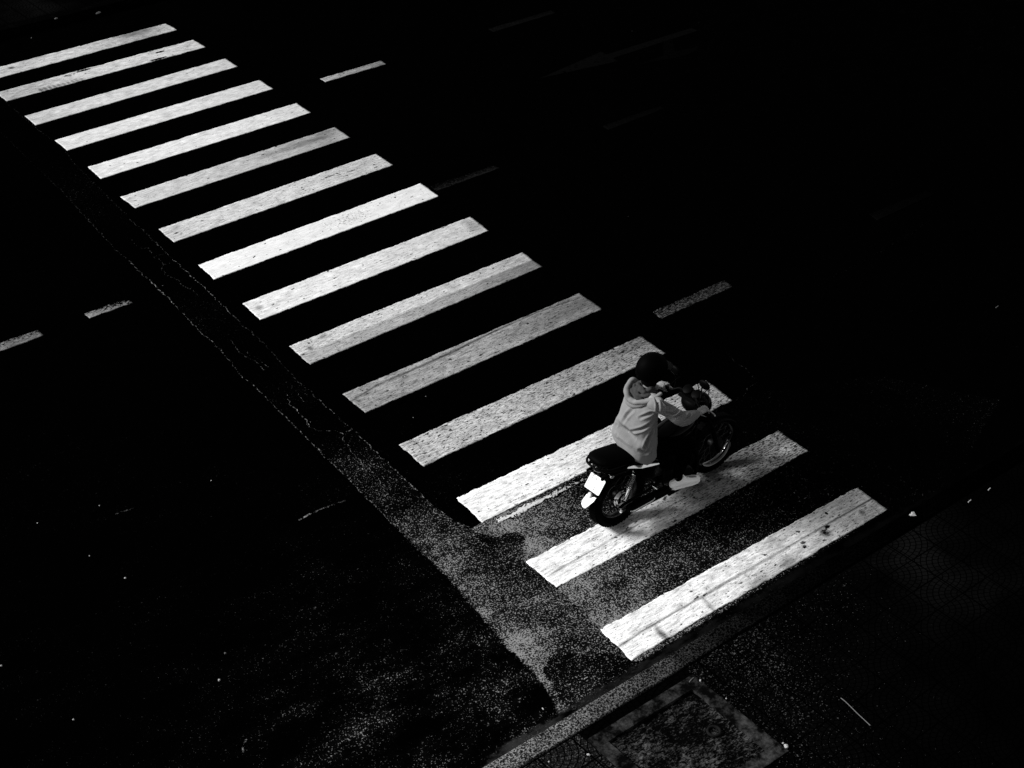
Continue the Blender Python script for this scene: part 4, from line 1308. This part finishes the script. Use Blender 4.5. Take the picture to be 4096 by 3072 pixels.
# front: fork, headlight, bars
FT = Vector((.855, 0, .93))
for s in (-1, 1):
    bm = bmesh.new()
    tube(bm, [(WB, s * .078, WR), (WB - .105, s * .078, .58)], [.022, .021], 16, round_ends=True)
    tube(bm, [(WB - .10, s * .078, .57), (FT.x, s * .078, .93)], .015, 14, round_ends=True)
    obj('fork_leg', bm, PLK, bike)
for (x, z) in ((.965, .70), (.872, .90)):
    bm = bmesh.new()
    box(bm, (x - .02, 0, z), (.07, .20, .022), Matrix.Rotation(math.radians(-22), 3, 'Y'))
    obj('fork_yoke', bm, PLK, bike, True, .005)
bm = bmesh.new()
lathe(bm, [(0, -.075), (.045, -.070), (.078, -.045), (.092, 0), (.094, .035), (.088, .045), (.084, .038), (0, .036)], (.945, 0, .825), (1, 0, -.12), 36)
hl = obj('headlight', bm, GLS, bike)
bm = bmesh.new()
lathe(bm, [(0, .052), (.05, .048), (.082, .038), (0, .037)], (.945, 0, .825), (1, 0, -.12), 36)
obj('lens', bm, GLASS, hl)
bm = bmesh.new()
for s in (-1, 1):
    lathe(bm, [(0, -.035), (.030, -.034), (.044, -.005), (.046, .012), (.040, .016), (0, .014)], (.835, s * .050, .985), (-.45, 0, .9), 26)
box(bm, (.86, 0, .955), (.08, .14, .02))
obj('instruments', bm, PLK, bike)
# front carrier cowl between lamp and bars
bm = bmesh.new()
ellipsoid(bm, (.845, -.03, .885), (.100, .135, .090), 28, 16)
box(bm, (.80, -.03, .955), (.13, .20, .03), Matrix.Rotation(.35, 3, 'Y'))
obj('cowl', bm, PLK, bike)
GR = Vector((.660, -.300, 1.020)); GLh = Vector((.770, .280, .925))
CTR = Vector((.820, 0, .955))
for nm in (0,):
    bm = bmesh.new()
    tube(bm, spline([tuple(GR + Vector((-.015, -.055, 0))), tuple(GR), tuple(GR + Vector((.025, .09, .012))), (.74, -.13, 1.02), (.80, -.05, .965), tuple(CTR), (.83, .05, .955), (.82, .13, .965), tuple(GLh + Vector((.02, -.09, .01))), tuple(GLh), tuple(GLh + Vector((-.01, .055, 0)))], 5), .011, 12)
    hb = obj('handlebar', bm, PLK, bike)
    for g, s in ((GR, -1), (GLh, 1)):
        bm = bmesh.new()
        ax = Vector((.015 if s < 0 else -.012, -s * -.06, 0)).normalized()
        ax = Vector((-.18, s * 1.0, 0)).normalized()
        tube(bm, [g - ax * .060, g - ax * .05, g + ax * .058, g + ax * .066], [.019, .0165, .0165, .020], 14)
        obj('grip', bm, RUB, hb)
        bm = bmesh.new()
        q0 = g - ax * .085 + Vector((.025, 0, -.005))
        tube(bm, spline([tuple(q0), tuple(g - ax * .03 + Vector((.055, 0, -.012))), tuple(g + ax * .04 + Vector((.062, 0, -.012))), tuple(g + ax * .085 + Vector((.058, 0, -.010)))], 4), [.007] * 12 + [.009], 8, round_ends=True)
        obj('lever', bm, DCHR, hb)
        # mirror
        bm = bmesh.new()
        m0 = g - ax * .10 + Vector((.02, 0, .01))
        m1 = m0 + Vector((.02, s * .02, .13)) if s > 0 else m0 + Vector((.085, .055, .100))
        tube(bm, spline([tuple(m0), tuple(m0.lerp(m1, .5) + Vector((.012, 0, 0))), tuple(m1)], 4), .0055, 8)
        ellipsoid(bm, m1 + Vector((.01, s * .02, .03)), (.018, .060, .042), 20, 12)
        mi = obj('mirror', bm, PLK, bike)
# cables
bm = bmesh.new()
tube(bm, spline([(.69, -.20, 1.05), (.80, -.17, 1.09), (.93, -.10, 1.02), (.95, -.05, .80), (.90, -.03, .66)], 6), .004, 6)
tube(bm, spline([(.78, .19, 1.00), (.88, .15, 1.06), (.96, .06, .98), (.95, .04, .75)], 6), .004, 6)
obj('cable', bm, RUB, bike)

for c_ in bike.children:
    if not c_.name.startswith('wheel'): c_.location.z -= 0.04

# ------------------------------------------------------------------ rider
rider = empty('person', (O.x, O.y, -0.045), HEAD)
tag(rider, 'rider in a pale hooded jacket, black helmet and white shoes sitting on the motorcycle', 'person')
SKIN = plain('skin', 0.19, 0.6, 0.2, var=0.08)
hip = Vector((.17, 0, .775))
def H(s, a, b, c): return Vector((a, s * b, c))
bm = bmesh.new()
# trunk, neck, head
tube(bm, [(.18, 0, .78), (.19, 0, .84), (.215, 0, .95), (.235, 0, 1.05), (.25, 0, 1.14), (.262, 0, 1.19), (.275, 0, 1.225), (.292, 0, 1.27), (.310, 0, 1.34)],
     [(.07, .125), (.075, .130), (.065, .115), (.068, .12), (.068, .135), (.058, .135), (.046, .085), (.042, .046), (.044, .046)], 20, round_ends=True)
hc = Vector((.350, 0, 1.425))
ellipsoid(bm, hc, (.092, .072, .105), 24, 16, Matrix.Rotation(.18, 3, 'Y'))
ellipsoid(bm, hc + Vector((.030, 0, -.055)), (.060, .052, .060), 18, 12)           # jaw
tube(bm, [hc + Vector((.088, 0, .010)), hc + Vector((.108, 0, -.022))], [.010, .015], 8, round_ends=True)   # nose
tube(bm, [hc + Vector((.082, -.020, -.058)), hc + Vector((.090, 0, -.058)), hc + Vector((.082, .020, -.058))], .007, 8, round_ends=True)
for s in (-1, 1):
    ellipsoid(bm, hc + Vector((-.005, s * .074, -.012)), (.018, .010, .030), 12, 8)   # ears
    # legs
    hj = H(s, .20, .095, .765)
    kn = H(s, .60, .200, .670); an = H(s, .495, .205, .410)
    tube(bm, [hj, hj.lerp(kn, .35), hj.lerp(kn, .75), kn], [.085, .078, .060, .054], 16, round_ends=True)
    tube(bm, [kn, kn.lerp(an, .3) + Vector((-.012, 0, 0)), kn.lerp(an, .7), an], [.052, .050, .036, .030], 14, round_ends=True)
    ft = an + Vector((.155, s * .055, -.075))
    tube(bm, [an + Vector((-.03, 0, -.075)), an + Vector((.04, s * .015, -.06)), ft], [.028, .030, .022], 10, round_ends=True)
# arms
SHR = Vector((.250, -.170, 1.225)); SHL = Vector((.245, .130, 1.205))
ELR = Vector((.410, -.300, 1.085)); ELL = Vector((.50, .295, 1.05))
WRR = GR + Vector((-.070, -.002, .028)); WRL = GLh + Vector((-.072, .002, .030))
for S_, E_, W_ in ((SHR, ELR, WRR), (SHL, ELL, WRL)):
    tube(bm, [S_ + Vector((0, -S_.y * .35, .01)), S_, S_.lerp(E_, .5), E_], [.055, .056, .047, .040], 14, round_ends=True)
    tube(bm, [E_, E_.lerp(W_, .35), E_.lerp(W_, .8), W_], [.040, .040, .029, .0255], 14, round_ends=True)
# hands closed round the grips: palm, five separate bent fingers each
def hand(bm, g, W_, s):
    ax = Vector((-.18, s * 1.0, 0)).normalized()           # outwards along the grip
    kb = g + Vector((.006, 0, .038))                        # middle of the knuckle row
    tube(bm, [W_, W_.lerp(kb, .4), kb], [(.019, .027), (.018, .036), (.014, .040)], 14, round_ends=True)
    rad = (.0092, .0098, .0095, .0080)
    ln = (1.0, 1.10, 1.03, .86)
    for i in range(4):
        o_ = (-.031 + .0205 * i)
        b0 = kb + ax * o_ + Vector((-.002, 0, .002 - .002 * abs(i - 1)))
        L_ = ln[i]
        p1 = b0 + Vector((.030 * L_, 0, -.006)); p2 = g + ax * o_ + Vector((.028, 0, -.014 * L_)); p3 = g + ax * o_ + Vector((.008, 0, -.030 * L_))
        tube(bm, [b0, p1, p2, p3], [rad[i] * 1.08, rad[i], rad[i] * .94, rad[i] * .82], 10, round_ends=True)
    t0 = W_.lerp(kb, .45) - ax * .030
    tube(bm, [t0, g - ax * .046 + Vector((-.018, 0, -.004)), g - ax * .040 + Vector((.006, 0, -.026)), g - ax * .026 + Vector((.024, 0, -.024))], [.014, .0115, .0102, .0085], 10, round_ends=True)
hand(bm, GR, WRR, -1); hand(bm, GLh, WRL, 1)
body_ = remeshed('body', bm, 0.0042, 3, SKIN, rider)
for s in (-1, 1):
    bm = bmesh.new()
    ellipsoid(bm, hc + Vector((.080, s * .030, .012)), (.010, .013, .009), 12, 8)
    obj('eye', bm, GLASS, rider)
bm = bmesh.new()                                           # black mask added to darken mouth and cheeks
ellipsoid(bm, hc + Vector((.026, 0, -.048)), (.088, .076, .062), 24, 14)
obj('added_face_mask', bm, plain('added mask cloth', 0.0009, 0.9, 0.02), rider)

def folded(o, fn):
    me = o.data
    n = [v.normal.copy() for v in me.vertices]
    for v, nn in zip(me.vertices, n):
        d = fn(v.co)
        v.co = v.co + nn * d
    me.update()

# jacket: body, shoulders and sleeves as one surface
def cloth(name, a):
    s = NT(name, 0.9, 0.0)
    n = s.noise(s.co(), 350, 2, 0.6); b_ = s.noise(s.co(), 5, 3)
    s.col(s.ma('MULTIPLY', a, s.ma('ADD', s.ma('MULTIPLY_ADD', n, 0.25, 0.72), s.ma('MULTIPLY', b_, 0.3))))
    s.bump(n, 0.15, 0.002)
    return s.m
JKT = cloth('pale hooded jacket cloth', 0.140)
bm = bmesh.new()
T_ = [  # z, cx, cy, rx, ry  (open flaring hem at the bottom)
    (.755, .178, .0, .140, .215), (.79, .176, .0, .142, .213), (.84, .182, .0, .138, .203), (.92, .195, 0, .128, .190), (1.00, .210, 0, .116, .178),
    (1.08, .226, 0, .106, .172), (1.15, .240, -.004, .097, .170), (1.20, .256, -.010, .084, .168), (1.24, .272, -.012, .066, .146), (1.275, .280, -.006, .054, .095), (1.31, .288, 0, .050, .062)]
segs = 96
rings = []
for z, cx, cy, rx, ry in T_:
    row = []
    for k in range(segs):
        a = 2 * math.pi * k / segs
        c, s_ = math.cos(a), math.sin(a)
        e = .85
        x = cx + rx * math.copysign(abs(c) ** e, c); y = cy + ry * math.copysign(abs(s_) ** e, s_)
        zz = z
        zz = z + .33 * y * max(0, (1.02 - z) / .27) + (.008 * math.sin(5 * a + 1) if z < .8 else 0)
        row.append(bm.verts.new((x, y, zz)))
    rings.append(row)
for i in range(len(rings) - 1):
    for k in range(segs):
        bm.faces.new((rings[i][k], rings[i][(k + 1) % segs], rings[i + 1][(k + 1) % segs], rings[i + 1][k]))
cv_ = bm.verts.new((.178, 0, .770))
for k in range(segs): bm.faces.new((cv_, rings[0][(k + 1) % segs], rings[0][k]))
bm.faces.new(rings[-1])
for S_, E_, W_ in ((SHR, ELR, WRR), (SHL, ELL, WRL)):
    s = -1 if S_.y < 0 else 1
    cuff = E_.lerp(W_, .90)
    drop = Vector((0, 0, -.010))
    pts = spline([tuple(S_ + Vector((-.005, -s * .07, -.005))), tuple(S_ + Vector((0, s * .002, -.008))), tuple(S_.lerp(E_, .5) + drop), tuple(E_ + drop * 1.2 + Vector((-.01, 0, 0))), tuple(E_.lerp(W_, .45) + drop), tuple(cuff)], 4)
    rr = np.interp(np.linspace(0, 1, len(pts)), [0, .2, .4, .6, .8, .95, 1], [.066, .064, .060, .060, .050, .037, .033])
    tube(bm, pts, list(rr), 22, round_ends=True)
jk = remeshed('jacket', bm, 0.0065, 22, JKT, rider)
from mathutils.bvhtree import BVHTree
def on_surface(o, px, py):
    """point of a garment seen at a photo pixel, in the rider's own coordinates"""
    inv = (Matrix.Translation((O.x, O.y, -0.045)) @ Matrix.Rotation(HEAD, 4, 'Z')).inverted()
    bv = BVHTree.FromPolygons([v.co for v in o.data.vertices], [p.vertices for p in o.data.polygons])
    c0 = inv @ Vector(CAMC); d = (inv @ at(px, py)) - c0
    return bv.ray_cast(c0, d.normalized())[0]
def grooves(o, lst):
    out = []
    for pts, w_, dep in lst:
        q = [on_surface(o, *p) for p in pts]
        q = [x for x in q if x is not None]
        if len(q) > 1:
            out.append(([Vector(t) for t in spline([tuple(x) for x in q], 16)], w_, dep))
    return out
def groove_d(p, gs):
    d = 0.0
    for sp_, w_, dep in gs:
        best = 9.0; bt = 0
        n = len(sp_)
        for i, c in enumerate(sp_):
            l = (p - c).length_squared
            if l < best: best = l; bt = i / (n - 1)
        if best < (3 * w_) ** 2:
            r_ = math.sqrt(best) / w_
            tp = math.sin(math.pi * min(1, max(0, .12 + .76 * bt)))
            d += dep * tp * (-math.exp(-r_ * r_) + .45 * math.exp(-((r_ - 1.9) ** 2) * 1.6))
    return d
JG = grooves(jk, [
    ([(2468, 1702), (2500, 1728), (2545, 1762)], .032, .026),
    ([(2640, 1668), (2610, 1688), (2570, 1715), (2530, 1725)], .011, .014),
    ([(2638, 1690), (2612, 1722), (2590, 1765), (2582, 1790)], .012, .017),
    ([(2636, 1650), (2600, 1655), (2560, 1672)], .011, .011),
    ([(2640, 1720), (2628, 1765), (2606, 1815)], .013, .014),
    ([(2600, 1790), (2585, 1812), (2560, 1800)], .012, .009),
    ([(2530, 1640), (2505, 1665), (2495, 1690)], .014, .010),
    ([(2470, 1660), (2462, 1700), (2470, 1740)], .012, .008),
    ([(2625, 1590), (2632, 1615), (2632, 1645)], .010, .012),
    ([(2650, 1598), (2668, 1618), (2690, 1622)], .009, .012),
    ([(2655, 1632), (2680, 1636), (2702, 1626)], .009, .013),
    ([(2665, 1652), (2692, 1655), (2712, 1640)], .009, .013),
    ([(2700, 1668), (2716, 1660), (2730, 1648)], .008, .011),
    ([(2738, 1680), (2752, 1668), (2762, 1655)], .008, .009),
    ([(2510, 1560), (2512, 1590), (2520, 1612)], .010, .008)])
def jfold(p):
    nz = lambda q, s=0: noise.noise(Vector(q) + Vector((s, s * 2, 0)))
    d = .010 * nz((p.x * 5, p.y * 5, p.z * 3.4), 4)
    d += 1.5 * groove_d(p, JG)
    for E_ in (ELR, ELL):
        q = p - E_; ds = q.length
        if ds < .15:
            d += .0018 * math.sin((q.x * 62 + q.z * 46 + q.y * 26) + 2.5 * nz((p.x * 12, p.y * 12, p.z * 12), 7)) * (1 - ds / .15)
    return d + .0022 * nz((p.x * 26, p.y * 26, p.z * 26), 3)
folded(jk, jfold)

def tuck(o, cover, zmax):
    """press a layer worn underneath inside the garment over it"""
    bv = BVHTree.FromPolygons([v.co for v in cover.data.vertices], [p.vertices for p in cover.data.polygons])
    for v in o.data.vertices:
        if v.co.z > zmax or (v.co - WRR).length < .075 or (v.co - WRL).length < .075: continue
        c_, n_v, i_, d_ = bv.find_nearest(v.co, .08)
        if c_ is not None and (v.co - c_).dot(n_v) > -.012: v.co = c_ - n_v * .016
    o.data.update()

# hood lying open on the shoulders
bm = bmesh.new()
rim = [(.285, .095, 1.300), (.262, .122, 1.305), (.222, .122, 1.280), (.192, .100, 1.240), (.174, .060, 1.207), (.172, .005, 1.195), (.186, -.060, 1.203), (.226, -.120, 1.235), (.300, -.140, 1.272)]
rim = [(x - .024 * math.sin(math.pi * i / 8), y * (1.0 if y > 0 else 1.08), z + (.004 if y > 0 else .020) - (.02 if i == 0 else 0)) for i, (x, y, z) in enumerate(rim)]
rp = spline(rim, 6)
for k_ in range(3): tuck(body_, jk, 1.262)
n_ = len(rp)
def wv(i, k): return noise.noise(Vector((i * .22, k, 0)))
W_ = [math.sin(math.pi * i / (n_ - 1)) for i in range(n_)]
tube(bm, [(p[0] + .006 * wv(i, 1), p[1], p[2] + .008 * wv(i, 2)) for i, p in enumerate(rp)], [(.013 + .010 * W_[i] + .004 * wv(i, 3), .016 + .010 * W_[i]) for i in range(n_)], 18, round_ends=True)
tube(bm, [(p[0] + .004 - .004 * W_[i], p[1] * .98, p[2] - .030 * W_[i] - .004 + .006 * wv(i, 5)) for i, p in enumerate(rp)], [(.011 + .010 * W_[i], .014 + .014 * W_[i] + .004 * wv(i, 6)) for i in range(n_)], 18, round_ends=True)
hd = remeshed('hood', bm, 0.0045, 8, JKT, jk)
folded(hd, lambda p: .003 * noise.noise(Vector((p.x * 16, p.y * 16, p.z * 24))))
# folded lining inside the hood and round the neck
bm = bmesh.new()
for j in range(4):
    rr = []
    for k in range(25):
        a = math.radians(50 + 260 * k / 24)
        rr.append((.268 + (.100 - .018 * j) * math.cos(a), (.116 - .018 * j) * math.sin(a) - .008, 1.242 + .020 * j + .010 * math.sin(a * 3 + j * 2)))
    tube(bm, rr, [.017 + .005 * math.sin(k * 1.1 + 2 * j) for k in range(25)], 12, round_ends=True)
lin_ = remeshed('lining', bm, 0.0045, 1, cloth('grey lining', 0.030), hd)
folded(lin_, lambda p: .004 * noise.noise(Vector((p.x * 36, p.y * 36, p.z * 50))))

# trousers
TRS = cloth('black trousers cloth', 0.0006)
bm = bmesh.new()
tube(bm, [(.195, 0, .73), (.200, 0, .775), (.215, 0, .84), (.22, 0, .87)], [(.075, .130), (.085, .140), (.075, .125), (.060, .11)], 26, round_ends=True)
for s in (-1, 1):
    hj = H(s, .20, .095, .765)
    kn = H(s, .60, .200, .670); an = H(s, .495, .205, .410)
    tube(bm, [hj, hj.lerp(kn, .35), hj.lerp(kn, .75), kn], [.080, .084, .076, .068], 20, round_ends=True)
    tube(bm, [kn, kn.lerp(an, .3) + Vector((-.012, 0, 0)), kn.lerp(an, .65), kn.lerp(an, .92)], [.068, .066, .054, .048], 18, round_ends=True)
tr = remeshed('trousers', bm, 0.0075, 4, TRS, rider)
for v in tr.data.vertices:
    if v.co.z > .78 and v.co.x < .30 and abs(v.co.y) < .2: v.co.x += .02
folded(tr, lambda p: .006 * noise.noise(Vector((p.x * 12, p.y * 12, p.z * 16))))

# shoes
WSH = plain('white shoe', 0.86, 0.6, 0.2, var=0.03)
SOCK = plain('black sock', 0.002, 0.9, 0.02)
for s in (-1, 1):
    sh = Vector((.435, s * .200, .296))
    yaw = math.radians(15) * s
    Rm = Matrix.Rotation(yaw, 3, 'Z') @ Matrix.Rotation(math.radians(-1), 3, 'Y')
    def Q(x, y, z): return sh + Rm @ Vector((.012 + x * .90, y * .92, z * .92))
    bm = bmesh.new()
    secs = [(.004, .034, .050, .036), (.03, .036, .056, .037), (.07, .038, .058, .037), (.11, .040, .054, .036), (.15, .042, .044, .032), (.19, .044, .036, .028), (.23, .043, .030, .025), (.262, .036, .024, .021), (.28, .022, .017, .018)]
    pts = spline(secs, 3)
    tube(bm, [Q(x, 0, cz + .008) for x, w_, h_, cz in pts], [(h_ * .78, w_) for x, w_, h_, cz in pts], 20, round_ends=True)
    # padded collar and tongue
    tube(bm, [Q(.02 + .045 + .048 * math.cos(a), .030 * math.sin(a), .080 + .012 * math.cos(a)) for a in [2 * math.pi * k / 20 for k in range(20)]], .0095, 10, closed=True)
    tube(bm, [Q(.135, 0, .070), Q(.120, 0, .094), Q(.108, 0, .112)], [(.006, .022), (.008, .024), (.007, .020)], 12, round_ends=True)
    shoe = remeshed('shoe', bm, 0.004, 3, WSH, rider)
    bm = bmesh.new()
    out = [(-.004, -.020), (.01, -.033), (.06, -.036), (.12, -.038), (.19, -.044), (.25, -.040), (.285, -.020), (.292, 0), (.285, .020), (.25, .040), (.19, .044), (.12, .038), (.06, .036), (.01, .033), (-.004, .020)]
    slab(bm, [Q(x, y, .006) for x, y in out], .020, (0, 0, 1))
    obj('sole', bm, WSH, shoe, True, .005)
    bm = bmesh.new()
    for k in range(5):
        tube(bm, [Q(.125 + .018 * k, -.020, .083 - .007 * k), Q(.128 + .018 * k, 0, .090 - .007 * k), Q(.125 + .018 * k, .020, .083 - .007 * k)], .0028, 6)
    obj('laces', bm, WSH, shoe)
    bm = bmesh.new()
    an = H(s, .495, .205, .410)
    tube(bm, [Q(.062, 0, .055), Q(.060, 0, .100)], [.034, .033], 14)
    obj('sock', bm, SOCK, rider)

# helmet
bm = bmesh.new()
HB = hc + Vector((-.012, 0, .012))
SEG = 40
def hp(u, v, r):                                           # u azimuth (0 = forward), v from crown down
    return HB + Matrix.Rotation(.14, 3, 'Y') @ Vector((r[0] * math.sin(v) * math.cos(u), r[1] * math.sin(v) * math.sin(u), r[2] * math.cos(v)))
ro = (.140, .122, .138); ri = (.129, .112, .127)
outer = []; inner = []
NR = 16
for i in range(NR + 1):
    ro_ = []; ri_ = []
    for k in range(SEG):
        u = 2 * math.pi * k / SEG
        front = max(0, math.cos(u))
        vmax = math.radians(118) - math.radians(40) * min(1, front * 1.4) ** .7
        v = .02 + (vmax - .02) * i / NR
        ro_.append(bm.verts.new(hp(u, v, ro))); ri_.append(bm.verts.new(hp(u, v, ri)))
    outer.append(ro_); inner.append(ri_)
for i in range(NR):
    for k in range(SEG):
        k2 = (k + 1) % SEG
        bm.faces.new((outer[i][k], outer[i + 1][k], outer[i + 1][k2], outer[i][k2]))
        bm.faces.new((inner[i][k], inner[i][k2], inner[i + 1][k2], inner[i + 1][k]))
for k in range(SEG):
    k2 = (k + 1) % SEG
    bm.faces.new((outer[NR][k], inner[NR][k], inner[NR][k2], outer[NR][k2]))
bm.faces.new(outer[0]); bm.faces.new(list(reversed(inner[0])))
hm = obj('helmet', bm, plain('matt black helmet', 0.0004, 0.6, 0.008), rider)
bm = bmesh.new()                                           # short peak
pk = []
for k in range(15):
    u = math.radians(-62 + 124 * k / 14)
    a_ = hp(u, math.radians(80), ro); b_ = a_ + Vector((.060 * math.cos(u) , .015 * math.sin(u), -.022 * math.cos(u)))
    pk.append((a_, b_))
for sgn in (0, 1): pass
top = [bm.verts.new(a_ + Vector((0, 0, .002))) for a_, b_ in pk]; tp2 = [bm.verts.new(b_ + Vector((0, 0, .002))) for a_, b_ in pk]
lo = [bm.verts.new(a_ - Vector((0, 0, .002))) for a_, b_ in pk]; lo2 = [bm.verts.new(b_ - Vector((0, 0, .002))) for a_, b_ in pk]
for k in range(14):
    bm.faces.new((top[k], tp2[k], tp2[k + 1], top[k + 1])); bm.faces.new((lo[k], lo[k + 1], lo2[k + 1], lo2[k]))
    bm.faces.new((tp2[k], lo2[k], lo2[k + 1], tp2[k + 1])); bm.faces.new((top[k], top[k + 1], lo[k + 1], lo[k]))
obj('peak', bm, PLK, hm)
# glasses
bm = bmesh.new()
for s in (-1, 1):
    tube(bm, ringpts(tuple(hc + Vector((.108, s * .031, .008))), .019, 'x', 16), .002, 6, closed=True)
    tube(bm, [hc + Vector((.106, s * .050, .012)), hc + Vector((.02, s * .080, .008))], .0024, 6)
obj('glasses', bm, DCHR, rider)
# hair at the nape
bm = bmesh.new()
ellipsoid(bm, hc + Vector((-.038, 0, -.080)), (.062, .074, .080), 24, 14)
hr = obj('hair', bm, plain('black hair', 0.0008, 0.7, 0.02), rider)
